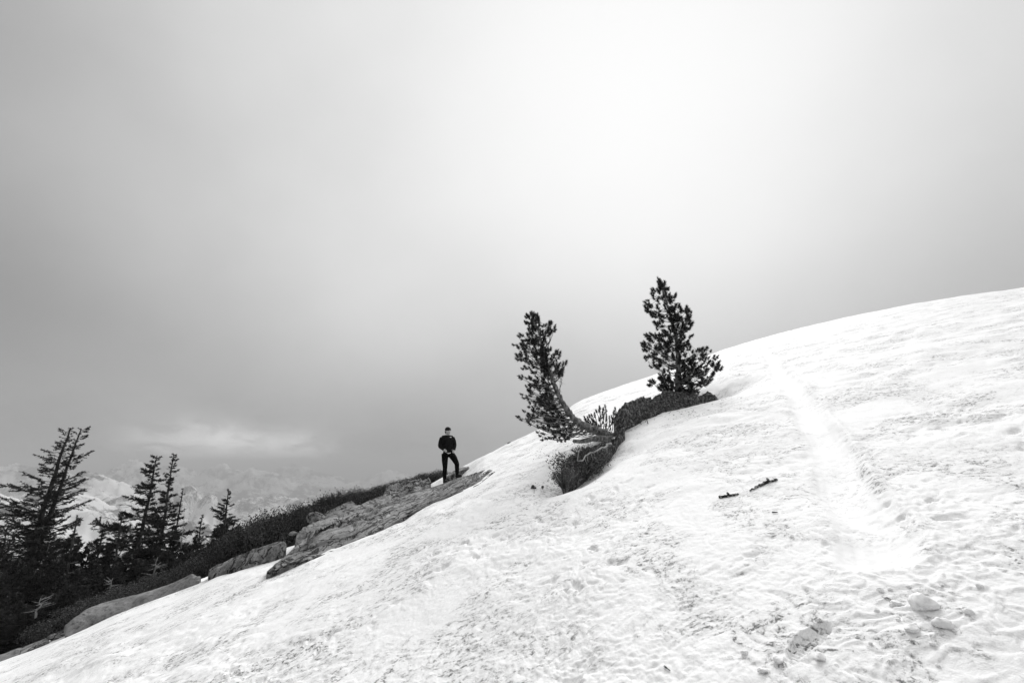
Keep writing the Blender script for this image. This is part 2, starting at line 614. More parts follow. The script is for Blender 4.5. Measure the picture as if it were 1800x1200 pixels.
def build_snow():
    a1, a2 = R(-50), R(50)
    fine = np.linspace(a1, a2, 1080)
    coarse = np.linspace(a2, a1 + 2 * math.pi, 62)[1:-1]
    az = np.concatenate([fine, coarse])
    rs = [0.35, 0.7, 1.1, 1.5, 1.9]
    r = 2.15
    while r < 260:
        rs.append(r)
        r += min(0.00095 * r * r, 0.0085 * r) if r < 60 else 0.05 * r
    rs = np.array(rs)
    A, Rr = np.meshgrid(az, rs)
    Aw = (A + math.pi) % (2 * math.pi) - math.pi
    X, Y = Rr * np.sin(Aw), Rr * np.cos(Aw)
    Z = snow0(Aw, Rr)
    cell = np.maximum(0.0017 * Rr, np.gradient(rs)[:, None])

    def oc(lam):                       # fade an octave out where the grid cannot carry it
        return sstep(1.6, 4.0, lam / cell)

    bd, side, wd, end = track_dist(X + 0.05 * perlin(X / 0.9, Y / 0.9, 81), Y)
    wd = wd * (1 + 0.10 * perlin(X / 0.5, Y / 0.5, 82) + 0.04 * perlin(X / 0.12, Y / 0.12, 83))
    q = bd / (wd * 0.9)
    inside = 1 - sstep(0.75, 1.12, q)
    inside = inside * (1 - 0.9 * sstep(0.93, 1.0, end))
    pile = np.exp(-((X - PILE[0]) ** 2 + (Y - PILE[1]) ** 2) / (2 * 0.42 ** 2))
    right = sstep(2.5, 0.8, Rr * 0 + np.hypot(X - PILE[0] - 0.2, Y - PILE[1] + 0.4) / 1.0)
    near = 1 - sstep(5.0, 11.0, Rr)
    wx = X + 0.10 * perlin(X / 0.5, Y / 0.5, 31) + 0.03 * perlin(X / 0.13, Y / 0.13, 33)
    wy = Y + 0.10 * perlin(X / 0.5, Y / 0.5, 37) + 0.03 * perlin(X / 0.13, Y / 0.13, 39)
    D = 0.050 * perlin(X / 3.1, Y / 3.1, 1)
    D += 0.030 * perlin(X / 1.3, Y / 1.3, 2)
    rough = 0.35 + 0.95 * sstep(-0.4, 0.6, perlin(X / 1.7, Y / 1.7, 5))
    D2 = 0.016 * perlin(wx / 0.50, wy / 0.55, 6) * oc(0.62)
    D2 += 0.010 * (np.abs(perlin(wx / 0.30, wy / 0.30, 7)) - 0.3) * oc(0.30)
    D2 += 0.0090 * (np.abs(perlin(wx / 0.15, wy / 0.15, 8)) - 0.3) * oc(0.15)
    D2 += 0.0070 * (np.abs(perlin(wx / 0.07, wy / 0.07, 9)) - 0.3) * oc(0.07)
    D2 += 0.0040 * (np.abs(perlin(X / 0.038, Y / 0.038, 10)) - 0.3) * oc(0.038)
    D2 += 0.0024 * perlin(X / 0.020, Y / 0.020, 12) * oc(0.020)
    # small melt pits, in clusters
    pm = sstep(0.05, 0.50, perlin(X / 1.1, Y / 1.1, 16))
    pn = fbm(wx / 0.16, wy / 0.16, 15, 3)
    D2 -= 0.034 * sstep(0.35, 0.85, pn) * (0.15 + 0.85 * pm) * oc(0.12)
    pn = fbm(wx / 0.06, wy / 0.06, 18, 2)
    D2 -= 0.012 * sstep(0.35, 0.80, pn) * (0.2 + 0.8 * pm) * oc(0.05)
    # farther up the slope the crust is broken by wider cups
    D2 += 0.035 * (0.32 - np.abs(perlin(wx / 1.0, wy / 1.0, 19))) * sstep(9, 18, Rr) + 0.020 * (np.abs(perlin(wx / 0.45, wy / 0.45, 20)) - 0.3) * sstep(8, 14, Rr) * oc(0.45)
    # broken clods: close to the camera and round the foot of the track
    clod = np.zeros_like(X)
    k = Rr < 7.0
    wx2, wy2 = wx + 0.05 * perlin(X / 0.11, Y / 0.11, 91), wy + 0.05 * perlin(X / 0.11, Y / 0.11, 93)
    f1, id1 = worley(wx2[k] / 0.13, wy2[k] / 0.13, 1)
    f2, id2 = worley(wx2[k] / 0.055, wy2[k] / 0.055, 2)
    c1 = np.sqrt(np.clip(1 - (f1 / 0.62) ** 2, 0, 1)) * (id1 > 0.45) * (0.5 + id1)
    c2 = np.sqrt(np.clip(1 - (f2 / 0.62) ** 2, 0, 1)) * (id2 > 0.35) * (0.5 + id2)
    clod[k] = 0.006 * c1 + 0.007 * c2
    cm = sstep(0.0, 0.5, perlin(X / 0.8, Y / 0.8, 21) + 0.9 * pile + 0.35 * (1 - sstep(2.3, 4.2, Rr)) + 0.25 * right - 0.12)
    D2 = D2 * rough * (0.90 + 1.05 * sstep(2.8, 6.0, Rr)) + 0.5 * clod * cm * (1 - sstep(4.5, 7.0, Rr)) * (0.7 + 1.3 * pile)
    calm = 1 - 0.82 * inside
    top = sstep(26, 40, Rr) * sstep(R(30), R(42), Aw)
    calm = calm * (1 - 0.6 * top)
    Z = Z + D + D2 * calm
    Z += pile * 0.05
    # trough with low banks
    prof = -0.072 * np.exp(-(q / 0.88) ** 3.0) + 0.011 * np.exp(-((q - 1.30) / 0.25) ** 2) * (1 + 0.8 * side)
    Z += prof * (1 - sstep(0.90, 1.0, end)) * (q < 2.5)
    fl = inside * sstep(0.2, 0.6, end)
    Z += 0.006 * fl * perlin(bd * side / 0.05, end * 5, 14) + 0.012 * fl * perlin(bd * side / 0.16, end * 9, 15)
    for c, s, dep in HOLLOWS:
        Z -= dep * np.exp(-((X - c[0]) ** 2 + (Y - c[1]) ** 2) / (2 * s * s))
    pa, _ = azt(np.array([590.0, 640, 690, 720, 745, 775, 800, 820, 838, 850, 880]), 850.0)
    dep = np.interp(Aw, pa, [0, .12, .22, .28, .34, .42, .36, .16, .04, 0, 0])
    lowr = np.interp(Aw, pa, [float(snow_r(a, b)) for a, b in [(590, 966), (640, 947), (690, 922), (720, 905), (745, 893), (775, 877), (800, 868), (820, 861), (838, 853), (850, 846), (880, 828)]])
    Z -= dep * sstep(0.0, 0.7, Rr - lowr) * (1 - sstep(15.7, 18.2, Rr))
    # a boot print with tread bars
    fp = on_snow(1425, 1138)
    ux, uy = math.cos(R(25)), math.sin(R(25))
    lx, ly = (X - fp[0]) * ux + (Y - fp[1]) * uy, -(X - fp[0]) * uy + (Y - fp[1]) * ux
    e = (lx / 0.15) ** 2 + (ly / 0.055) ** 2
    foot = 1 - sstep(0.7, 1.1, e)
    Zs = Z[(e < 1.3)].mean() if (e < 1.3).any() else 0
    plane = Zs + GX * (X - fp[0]) + GY * (Y - fp[1])
    Z = Z * (1 - foot) + foot * (plane - 0.035 + 0.006 * np.sin(lx / 0.022 * 2 * math.pi))
    # to the left the snow thins out and dips under the rock
    left = 1 - sstep(R(-11), R(-7), Aw)
    Z -= left * np.clip(Rr - rE(Aw) - 0.15, 0, None) * 0.55
    Z -= (1 - left) * 0
    keep = ~((left > 0.01) & (Rr > rE(Aw) + 4.5))
    n, m = len(az), len(rs)
    i = np.arange(m - 1)[:, None] * n
    j = np.arange(n)[None]
    Q = np.stack([i + j, i + n + j, i + n + (j + 1) % n, i + (j + 1) % n], -1)
    kk = keep[:-1] & keep[1:]
    Q = Q[kk].reshape(-1, 4)
    Q = Q[:, ::-1]
    mb = MB()
    mb.add(np.stack([X, Y, Z], -1).reshape(-1, 3), Q)
    # the disc under the camera
    mb.add([(0, 0, -H0)] + list(np.stack([X[0], Y[0], Z[0]], -1)), None, [(0, 1 + (q_ + 1) % n, 1 + q_) for q_ in range(n)])
    o = mb.build('snow', M['snow'])
    att = o.data.attributes.new('smooth', 'FLOAT', 'POINT')
    sm = np.concatenate([np.clip(inside + 0.5 * top, 0, 1).reshape(-1), np.zeros(n + 1)])
    att.data.foreach_set('value', sm.astype(np.float32))
    tag(o, 'sloping field of old granular snow with a smooth slide track', kind='structure')
    return az, rs, Z


SN_AZ, SN_R, SN_Z = build_snow()
_nf = 1080


def snow_z(x, y):
    a, r = math.atan2(x, y), math.hypot(x, y)
    fi = np.interp(a, SN_AZ[:_nf], np.arange(_nf))
    fj = np.interp(r, SN_R, np.arange(len(SN_R)))
    i, j = min(int(fi), _nf - 2), min(int(fj), len(SN_R) - 2)
    u, v = fi - i, fj - j
    return float((SN_Z[j, i] * (1 - u) + SN_Z[j, i + 1] * u) * (1 - v) + (SN_Z[j + 1, i] * (1 - u) + SN_Z[j + 1, i + 1] * u) * v)


def hit(px, py, r0=2.0, r1=45.0):
    """first point where the view ray meets the built snow"""
    x, y, z = ray(px, py)
    hl = math.hypot(x, y)
    r = r0
    while r < r1:
        k = r / hl
        if z * k <= snow_z(x * k, y * k):
            return np.array([x * k, y * k, snow_z(x * k, y * k)])
        r *= 1.004
    return on_snow(px, py)


# ------------------------------------------------------------------ the hillside below the snow edge, down to the valley
HTOP = [(0, 1152), (100, 1112), (150, 1078), (250, 1040), (350, 1010), (420, 978), (500, 946), (560, 918), (640, 886), (700, 864), (770, 842), (800, 838), (860, 840)]
_ha, _ht = azt(*np.array(HTOP, float).T)


def hill(az, r):
    az, r = np.asarray(az, float), np.asarray(r, float)
    re = rE(az)
    left = 1 - sstep(R(-9), R(-4), az)
    th = np.interp(az, _ha, _ht)
    rh = re + 3.0
    s0 = snow0(az, np.minimum(r, 250)) - 0.55 - 0.8 * np.maximum(r - 250, 0)
    inner = snow0(az, np.minimum(r, re)) - 0.35
    zE = snow0(az, re) - 0.35
    zH = th * rh
    mid = zE + (zH - zE) * sstep(0, 1, (r - re) / 3.0 + 0.15)
    dr = np.maximum(r - rh, 0)
    c, cap = 0.014, 0.80
    d1 = np.maximum((cap + th) / (2 * c), 1.0)
    out = zH + th * np.minimum(dr, d1) - c * np.minimum(dr, d1) ** 2 - cap * np.maximum(dr - d1, 0)
    zl = np.where(r < re, inner, np.where(r < rh, mid, out))
    return s0 * (1 - left) + zl * left


def build_hill():
    az = np.concatenate([np.linspace(R(-52), R(52), 220), np.linspace(R(52), R(308), 60)[1:-1]])
    rs = np.concatenate([[1.0, 4.0], np.geomspace(7.0, 1500, 120)])
    A, Rr = np.meshgrid(az, rs)
    Aw = (A + math.pi) % (2 * math.pi) - math.pi
    Z = hill(Aw, Rr)
    X, Y = Rr * np.sin(Aw), Rr * np.cos(Aw)
    Z += (0.10 * perlin(X / 1.1, Y / 1.1, 51) + 0.05 * perlin(X / 0.4, Y / 0.4, 52)) * sstep(9, 16, Rr)
    Z += Rr * 0.02 * perlin(X / (30 + 0 * X), Y / 30, 53) * sstep(40, 120, Rr)
    Z = np.maximum(Z, -760)
    n, m = len(az), len(rs)
    i = np.arange(m - 1)[:, None] * n
    j = np.arange(n)[None]
    Q = np.stack([i + (j + 1) % n, i + n + (j + 1) % n, i + n + j, i + j], -1).reshape(-1, 4)
    mb = MB()
    mb.add(np.stack([X, Y, Z], -1).reshape(-1, 3), Q)
    tag(mb.build('hillside', M['hill']), 'dark ground of the hillside below the snow edge', kind='structure')


build_hill()


def hill_pt(px, py, r):
    """ground point of the hillside straight under a pixel column at a horizontal distance"""
    a, _ = azt(px, py)
    a = float(a)
    return np.array([r * math.sin(a), r * math.cos(a), float(hill(a, r))])


# ------------------------------------------------------------------ far valley and mountains, kilometres away
PEAKS = [  # px, py of the top, distance (m), half width across (m), half depth (m)
    (-60, 862, 3600, 700, 700), (40, 888, 3300, 420, 420), (160, 834, 5000, 520, 700), (125, 866, 3600, 420, 500), (215, 872, 4200, 380, 400), (265, 885, 3900, 300, 300),
    (30, 818, 9600, 900, 600), (235, 811, 9800, 480, 700), (300, 818, 11500, 700, 600), (395, 815, 11000, 500, 400), (520, 815, 13000, 700, 500), (450, 822, 10500, 600, 400),
    (560, 832, 11800, 800, 500), (690, 826, 11000, 600, 500), (800, 830, 13000, 900, 600), (333, 856, 5000, 150, 220), (367, 869, 4700, 120, 160), (310, 872, 4800, 160, 200),
    (470, 874, 6500, 700, 500), (1000, 830, 13000, 1500, 700), (1500, 824, 13000, 1800, 900)]



def build_far():
    az = np.concatenate([np.linspace(R(-54), R(6), 480), np.linspace(R(6), R(306), 110)[1:-1]])
    rs = np.geomspace(1100, 15500, 330)
    A, Rr = np.meshgrid(az, rs)
    Aw = (A + math.pi) % (2 * math.pi) - math.pi
    X, Y = Rr * np.sin(Aw), Rr * np.cos(Aw)
    base = -640 + 0.012 * np.maximum(Rr - 3000, 0)
    base = base + 60 * fbm(X / 900, Y / 900, 61, 4)
    Z = base.copy()
    for px, py, r, wa, wd in PEAKS:
        a, t = azt(px, py)
        zt = float(t) * r
        u = (Rr * np.sin(Aw - a)) / wa
        v = (Rr * np.cos(Aw - a) - r) / wd
        d2 = u * u + v * v
        d2 = d2 * (1 + 0.5 * fbm(X / (wa * 0.6), Y / (wa * 0.6), int(abs(px)) % 50 + 70, 3))
        g = np.exp(-0.62 * np.maximum(d2, 0) ** (0.75 if wa > 200 else 1.15))
        Z = np.maximum(Z, base + (zt - base) * g)
    ridg = 0.35 - np.abs(fbm(X / 420, Y / 420, 66, 5, 0.55))
    hgt = sstep(0, 260, Z - base)
    Z += (70 * ridg * hgt + 34 * fbm(X / 130, Y / 130, 67, 5, 0.6) * (0.3 + 0.7 * hgt)) * (0.35 + 0.65 * sstep(3500, 7000, Rr))
    n, m = len(az), len(rs)
    i = np.arange(m - 1)[:, None] * n
    j = np.arange(n)[None]
    Q = np.stack([i + (j + 1) % n, i + n + (j + 1) % n, i + n + j, i + j], -1).reshape(-1, 4)
    mb = MB()
    mb.add(np.stack([X, Y, Z], -1).reshape(-1, 3), Q)
    o = mb.build('valley_and_mountains', M['far'])
    att = o.data.attributes.new('forest', 'FLOAT', 'POINT')
    fo = 1 - sstep(-0.2, 0.55, hgt + 0.35 * fbm(X / 500, Y / 500, 68, 3))
    att.data.foreach_set('value', (0.10 + 0.62 * fo + 0.45 * fbm(X / 260, Y / 260, 69, 3)).astype(np.float32).reshape(-1))
    tag(o, 'snowy mountains and forested valley far below in haze', kind='structure')


build_far()


# ------------------------------------------------------------------ granite
def resample(P, n):
    P = np.asarray(P, float)
    d = np.concatenate([[0], np.cumsum(np.linalg.norm(np.diff(P, axis=0), axis=1))])
    s = np.linspace(0, d[-1], n)
    return np.stack([np.interp(s, d, P[:, k]) for k in range(3)], 1)


def loft(name, label, upper, lower, material, cat='rock', nu=140, nv=16, bulge=0.08, amp=0.05, back=0.7, sink=0.5, seed=1, strata=0.0, group=None, parent=None, crease=0.03, grain=2.2):
    """a slab between an upper and a lower edge, rolled over at the back, closed below"""
    U, L = resample(upper, nu), resample(lower, nu)
    rows = []
    away = (U + L) * 0.5
    away[:, 2] = 0
    away /= np.linalg.norm(away, axis=1)[:, None]
    wdt = np.linalg.norm(U - L, axis=1)
    dz = np.array([0, 0, 1.0])
    rows.append(L - dz * sink + away * 0.25)
    rows.append(L - dz * sink * 0.45 + away * 0.02)
    N = np.cross(np.gradient(L * 0.5 + U * 0.5, axis=0), U - L)
    N /= np.linalg.norm(N, axis=1)[:, None] + 1e-9
    N[N[:, 2] < 0] *= -1
    span = np.linspace(0, 1, nu)
    endf = np.sqrt(np.clip(np.minimum(span, 1 - span) * 26, 0, 1))
    arc = np.concatenate([[0], np.cumsum(np.linalg.norm(np.diff(L, axis=0), axis=1))])
    for k in range(nv):
        v = k / (nv - 1)
        p = L + (U - L) * v
        y = v * wdt
        n = amp * (fbm(arc / (0.55 * grain), y / 0.24 + 3, seed, 4) + 0.35 * fbm(arc / (0.16 * grain), y / 0.10, seed + 9, 3))
        cr = np.abs(perlin(arc / (0.9 * grain) + 0.25 * np.sin(y * 9), y / 0.22, seed + 20))
        n = n - crease * np.exp(-(cr / 0.045) ** 2)
        cr2 = np.abs(perlin(arc / 0.55 + y * 1.5, y / 0.7, seed + 25))
        n = n - crease * 0.35 * np.exp(-(cr2 / 0.04) ** 2)
        if strata:
            q = y / strata + 0.7 * perlin(arc / 1.2, y / 0.5, seed + 30)
            n = n + 0.07 * (q - np.floor(q)) - 0.03
        rows.append(p + N * ((bulge * 4 * v * (1 - v) ** 0.7 + n) * endf)[:, None])
    rows.append(U + away * back * 0.35 - dz * 0.04)
    rows.append(U + away * back - dz * (0.25 + 0.2 * sink))
    rows.append(U + away * back * 1.1 - dz * sink * 1.6)
    Rw = np.stack(rows, 0)
    m, n_ = Rw.shape[:2]
    i = np.arange(m)[:, None]
    j = np.arange(n_ - 1)[None]
    i2 = (i + 1) % m
    Q = np.stack([i * n_ + j, i * n_ + j + 1, i2 * n_ + j + 1, i2 * n_ + j], -1).reshape(-1, 4)
    mb = MB()
    mb.add(Rw.reshape(-1, 3), Q)
    for e in (0, n_ - 1):
        c = Rw[:, e].mean(0)
        mb.add(np.vstack([c[None], Rw[:, e]]), None, [(0, 1 + k, 1 + (k + 1) % m) if e else (0, 1 + (k + 1) % m, 1 + k) for k in range(m)])
    o = mb.build(name, material, parent)
    if cat:
        tag(o, label, cat, group)
    return o


def edge_low(pix, lift=0.0):
    out = []
    for px, py in pix:
        p = on_snow(px, py)
        out.append(p + np.array([0, 0, lift]))
    return out


def edge_r(pix, rs):
    pix = np.array(pix, float)
    rr = np.interp(np.linspace(0, 1, len(pix)), np.linspace(0, 1, len(rs)), rs)
    return [atr(a, b, c) for (a, b), c in zip(pix, rr)]


PERSON_D = 14.9
# big slab the walker stands on
loft('granite_rock', 'long grey cracked granite slab under the standing person', edge_r(
    [(541, 953), (555, 934), (583, 921), (619, 904), (662, 886), (695, 875), (739, 862), (780, 851), (808, 841), (839, 832), (871, 827)],
    [8.6, 9.4, 10.6, 11.6, 12.8, 14.0, 14.9, 15.3, 15.2, 12.9, 11.6]), [atr(a, b, float(snow_r(a, b)) * k) for a, b, k in
    [(541, 957, 1), (560, 966, .99), (583, 968, .985), (619, 957, .985), (642, 946, .985), (670, 934, .985), (695, 919, .985), (729, 901, .985), (759, 883, .985), (798, 869, .985), (841, 852, .985), (871, 829, .985)]],
    M['rock'], nu=320, nv=44, bulge=0.05, amp=0.035, seed=2, crease=0.05, grain=3.0)
loft('granite_rock', 'flat granite wedge poking out of the snow at the low end of the outcrop', edge_r(
    [(469, 1004), (491, 985), (505, 973), (519, 959), (540, 944), (575, 930), (620, 925)], [8.4, 9.2, 9.9, 10.2]), edge_r(
    [(469, 1006), (501, 995), (520, 988), (542, 982), (565, 976), (590, 968), (630, 955)], [8.3, 8.4, 8.9]), M['rock'], nu=120, nv=22, bulge=0.02, amp=0.03, seed=5, crease=0.03)
loft('granite_rock', 'thin layered granite ledge behind the long slab', edge_r(
    [(519, 948), (535, 932), (555, 919), (593, 906), (634, 891), (670, 876), (721, 862), (741, 856)], [10.8, 12.4, 14.2, 16.0]), edge_r(
    [(521, 958), (547, 936), (583, 921), (619, 905), (662, 889), (700, 876), (741, 860)], [10.2, 11.2, 13.2, 15.4]), M['rock'], nu=180, nv=16, bulge=0.05, amp=0.05, seed=8, strata=0.22, crease=0.05)
loft('granite_rock', 'pale broken granite rubble ledge between shrubs and snow patch', edge_r(
    [(672, 876), (685, 856), (700, 850), (722, 846), (742, 845), (757, 845)], [15.5, 17.0, 17.2]), edge_r(
    [(674, 880), (690, 872), (715, 864), (736, 858), (748, 852), (758, 848)], [15.0, 16.2, 16.8]), M['rock'], nu=130, nv=22, bulge=0.03, amp=0.09, seed=12, strata=0.16, crease=0.08, grain=1.0)
loft('granite_rock', 'tilted flat granite block set among the dark shrubs', edge_r(
    [(566, 905), (580, 896), (600, 886), (618, 881), (628, 889)], [12.9, 13.6, 13.8]), edge_r(
    [(567, 909), (585, 911), (604, 906), (618, 899), (629, 891)], [12.4, 12.6, 13.2]), M['rock'], nu=70, nv=14, bulge=0.0, amp=0.03, seed=14)
loft('granite_rock', 'low lichened granite shelf at the shrub foot, left of the wedge', edge_r(
    [(366, 1010), (385, 999), (408, 987), (440, 973), (470, 959), (492, 951), (503, 957)], [12.6, 12.2, 11.6, 11.4]), edge_r(
    [(367, 1014), (390, 1007), (420, 995), (450, 983), (476, 974), (495, 966), (504, 961)], [12.0, 11.4, 10.9]), M['rock'], nu=120, nv=14, bulge=0.05, amp=0.05, seed=16, strata=0.25)
loft('granite_rock', 'smooth rounded granite hump at the edge of the lower snow', edge_r(
    [(114, 1116), (128, 1096), (146, 1081), (177, 1068), (223, 1056), (266, 1047), (300, 1036), (330, 1023), (349, 1015)], [12.9, 13.8, 13.6, 13.0]), edge_r(
    [(115, 1119), (140, 1106), (162, 1098), (202, 1079), (239, 1068), (267, 1057), (316, 1038), (351, 1021)], [12.6, 12.8, 12.4]), M['slab'], nu=150, nv=20, bulge=0.12, amp=0.018, seed=18, crease=0.012)
loft('granite_rock', 'narrow granite ledge in the bottom left corner', edge_r(
    [(-30, 1164), (0, 1152), (18, 1147), (31, 1142), (34, 1146)], [13.5, 13.3]), edge_r([(-30, 1176), (0, 1164), (20, 1156), (31, 1151), (35, 1149)], [12.9, 12.9]), M['slab'], nu=60, nv=10, bulge=0.05, amp=0.02, seed=20)
loft('granite_rock', 'thin granite strip under the tall leaning conifer', edge_r(
    [(34, 1144), (52, 1136), (70, 1130), (86, 1124)], [13.5, 13.4]), edge_r([(35, 1150), (52, 1143), (70, 1135), (87, 1129)], [12.9, 12.9]), M['rock'], nu=50, nv=8, bulge=0.04, amp=0.03, seed=21)
loft('granite_rock', 'dark flat rock strip showing through snow behind the walker', edge_r(
    [(784, 837), (797, 828), (812, 821), (825, 819), (829, 821)], [17.6, 17.4]), edge_r([(784, 839), (798, 832), (812, 828), (822, 824), (829, 822)], [16.3, 16.4]), M['rock'], nu=50, nv=8, bulge=0.02, amp=0.03, seed=22)


def boulder(name, label, c, size, material, seed, cat='boulder', group=None, cuts=9, round_=0.5, parent=None, amp=0.10):
    """angular lump: a sphere cut by random planes, then roughened"""
    n1, n2 = 14, 22
    rr = np.random.default_rng(seed)
    th = np.linspace(0.02, math.pi - 0.02, n1)
    ph = np.linspace(0, 2 * math.pi, n2, endpoint=False)
    T, P_ = np.meshgrid(th, ph, indexing='ij')
    V = np.stack([np.sin(T) * np.cos(P_), np.sin(T) * np.sin(P_), np.cos(T)], -1).reshape(-1, 3)
    for _ in range(cuts):
        nn = rr.normal(size=3)
        nn /= np.linalg.norm(nn)
        d = rr.uniform(0.55, 0.9)
        over = V @ nn - d
        V = V - np.outer(np.maximum(over, 0), nn) * (1 - 0.12 * round_)
    V = V * (1 + amp * (fbm(V[:, 0] * 2 + V[:, 2], V[:, 1] * 2 - V[:, 2], seed, 3))[:, None])
    V = V * np.asarray(size) * 0.5
    a = rr.uniform(0, 6.28)
    ca, sa = math.cos(a), math.sin(a)
    V = np.stack([V[:, 0] * ca - V[:, 1] * sa, V[:, 0] * sa + V[:, 1] * ca, V[:, 2]], 1)
    i = np.arange(n1 - 1)[:, None] * n2
    j = np.arange(n2)[None]
    Q = np.stack([i + j, i + n2 + j, i + n2 + (j + 1) % n2, i + (j + 1) % n2], -1).reshape(-1, 4)
    mb = MB()
    mb.add(V, Q)
    mb.add(V[:n2], None, [(0, k, k + 1) for k in range(1, n2 - 1)])
    mb.add(V[-n2:], None, [(0, k + 1, k) for k in range(1, n2 - 1)])
    o = mb.build(name, material)
    o.location = c
    return tag(o, label, cat, group)


p = atr(556, 910, 12.6)
boulder('boulder', 'rounded pale topped boulder nested in the shrubs', p, (0.50, 0.45, 0.34), M['rock'], 3, cuts=16, amp=0.06)
p = atr(347, 1019, 12.6)
boulder('boulder', 'small pale stone at the right tip of the smooth hump', p, (0.22, 0.16, 0.14), M['slab'], 5)
p = atr(515, 937, 11.2)
boulder('boulder', 'small grey stone by the shrubs left of the ledge', p, (0.16, 0.14, 0.10), M['slab'], 6)
for k, (px, py, s) in enumerate([(102, 1119, .24), (112, 1113, .20)]):
    boulder('boulder', ['blocky stone beside the smooth hump, lower of two', 'blocky stone beside the smooth hump, upper of two'][k], atr(px, py, 13.1), (s * 1.3, s, s * .7), M['rock'], 30 + k)


# ------------------------------------------------------------------ shrubs
def shrub_proto(name, seed, nb=26, hgt=0.55, spread=0.5, leaf=(0.045, 0.028), per=46, lm='leaf'):
    rr = np.random.default_rng(seed)
    root = empty(name, (0, 0, 0), 'x', 'shrub')
    st, fo = MB(), MB()
    for k in range(nb):
        a = rr.uniform(0, 6.28)
        rad = spread * math.sqrt(rr.uniform(0.02, 1))
        top = np.array([math.cos(a) * rad, math.sin(a) * rad, hgt * (1 - 0.45 * (rad / spread) ** 2) * rr.uniform(0.7, 1.12)])
        b = np.array([math.cos(a) * rad * 0.25, math.sin(a) * rad * 0.25, -0.15])
        mid = (b + top) / 2 + rr.normal(size=3) * 0.05
        st.tube([b, mid, top], [0.014, 0.009, 0.004], 4)
        n = per
        P = top + rr.normal(size=(n, 3)) * np.array([0.10, 0.10, 0.075])
        low = mid + rr.normal(size=(n // 2, 3)) * 0.08
        P = np.vstack([P, low])
        D = rr.normal(size=(len(P), 3)) * 0.9 + np.array([0, 0, 0.30]) + (P - np.array([0, 0, 0.1])) * 0.8
        fo.leaves(P, D, rr.uniform(leaf[0] * .7, leaf[0] * 1.3, len(P)), leaf[1])
    tag(st.build('stem', M['darkbark'], root), kind='stuff')
    tag(fo.build('foliage', M[lm], root, smooth=False), kind='stuff')
    return root


SH = [shrub_proto('low_shrub', 100 + k, 24 + 3 * k, 0.42 + 0.07 * k, 0.42 + 0.05 * k) for k in range(4)]
SHRUB_TOP = [(130, 1098), (180, 1064), (240, 1044), (300, 1022), (350, 996), (400, 962), (440, 940), (480, 918), (520, 905), (560, 890), (600, 876), (640, 866), (690, 855), (730, 845), (775, 835)]
_sx, _sy = np.array(SHRUB_TOP, float).T
n_sh = 0
spots = []
for k in range(150):
    px = 118 + (784 - 118) * (k + random.random()) / 150
    a, _ = azt(px, 900)
    re = float(rE(a))
    spots.append((px, re + random.choice([1.9, 2.6, 3.3, 4.2, 5.2]) + random.uniform(-.3, .3)))
zones = [(300, 'low dark shrub between the smooth granite hump and the conifers', 'shrubs above the smooth hump'),
         (520, 'low leafy shrub in the band above the lichened shelf', 'shrubs above the lichened shelf'),
         (680, 'low leafy shrub behind the layered granite ledge', 'shrubs behind the granite ledge'),
         (2000, 'low shrub on the skyline left of the standing person', 'shrubs left of the person')]
for k, (px, r) in enumerate(spots):
    g = hill_pt(px, 900, r)
    # height that brings the bush up to the top line of the shrub band
    ty = np.interp(px, _sx, _sy) + random.uniform(-9, 12)
    ztop = atr(px, ty, r)[2]
    need = ztop - g[2]
    if need < 0.12:
        continue
    need = min(need, 1.15)
    proto = SH[k % 4]
    ph = 0.42 + 0.07 * (k % 4)
    zs = max(0.5, need / ph * 0.97)
    xs = min(max(0.9, zs * 0.85), 1.4) * random.uniform(0.85, 1.15)
    o = proto if proto.get('used') is None else None
    if o is None:
        o = copy_tree(proto, tuple(g), random.uniform(0, 6.28), (xs, xs, zs))
    else:
        proto['used'] = 1
        o.location, o.scale, o.rotation_euler = tuple(g), (xs, xs, zs), (0, 0, random.uniform(0, 6.28))
    row = 'nearer row' if r - float(rE(azt(px, 900)[0])) < 3.0 else 'farther row'
    for lim, lab, grp in zones:
        if px < lim:
            tag(o, lab + ', ' + row, 'shrub', grp + ', ' + row)
            break
    n_sh += 1
for o in SH:
    for ch in o.children:
        ch.location = (0, 0, 0)
for o in bpy.data.objects:
    if 'used' in o.keys():
        del o['used']


# ------------------------------------------------------------------ conifers on the left
def along(P, s):
    d = np.concatenate([[0], np.cumsum(np.linalg.norm(np.diff(P, axis=0), axis=1))])
    return np.array([np.interp(s * d[-1], d, P[:, k]) for k in range(3)])


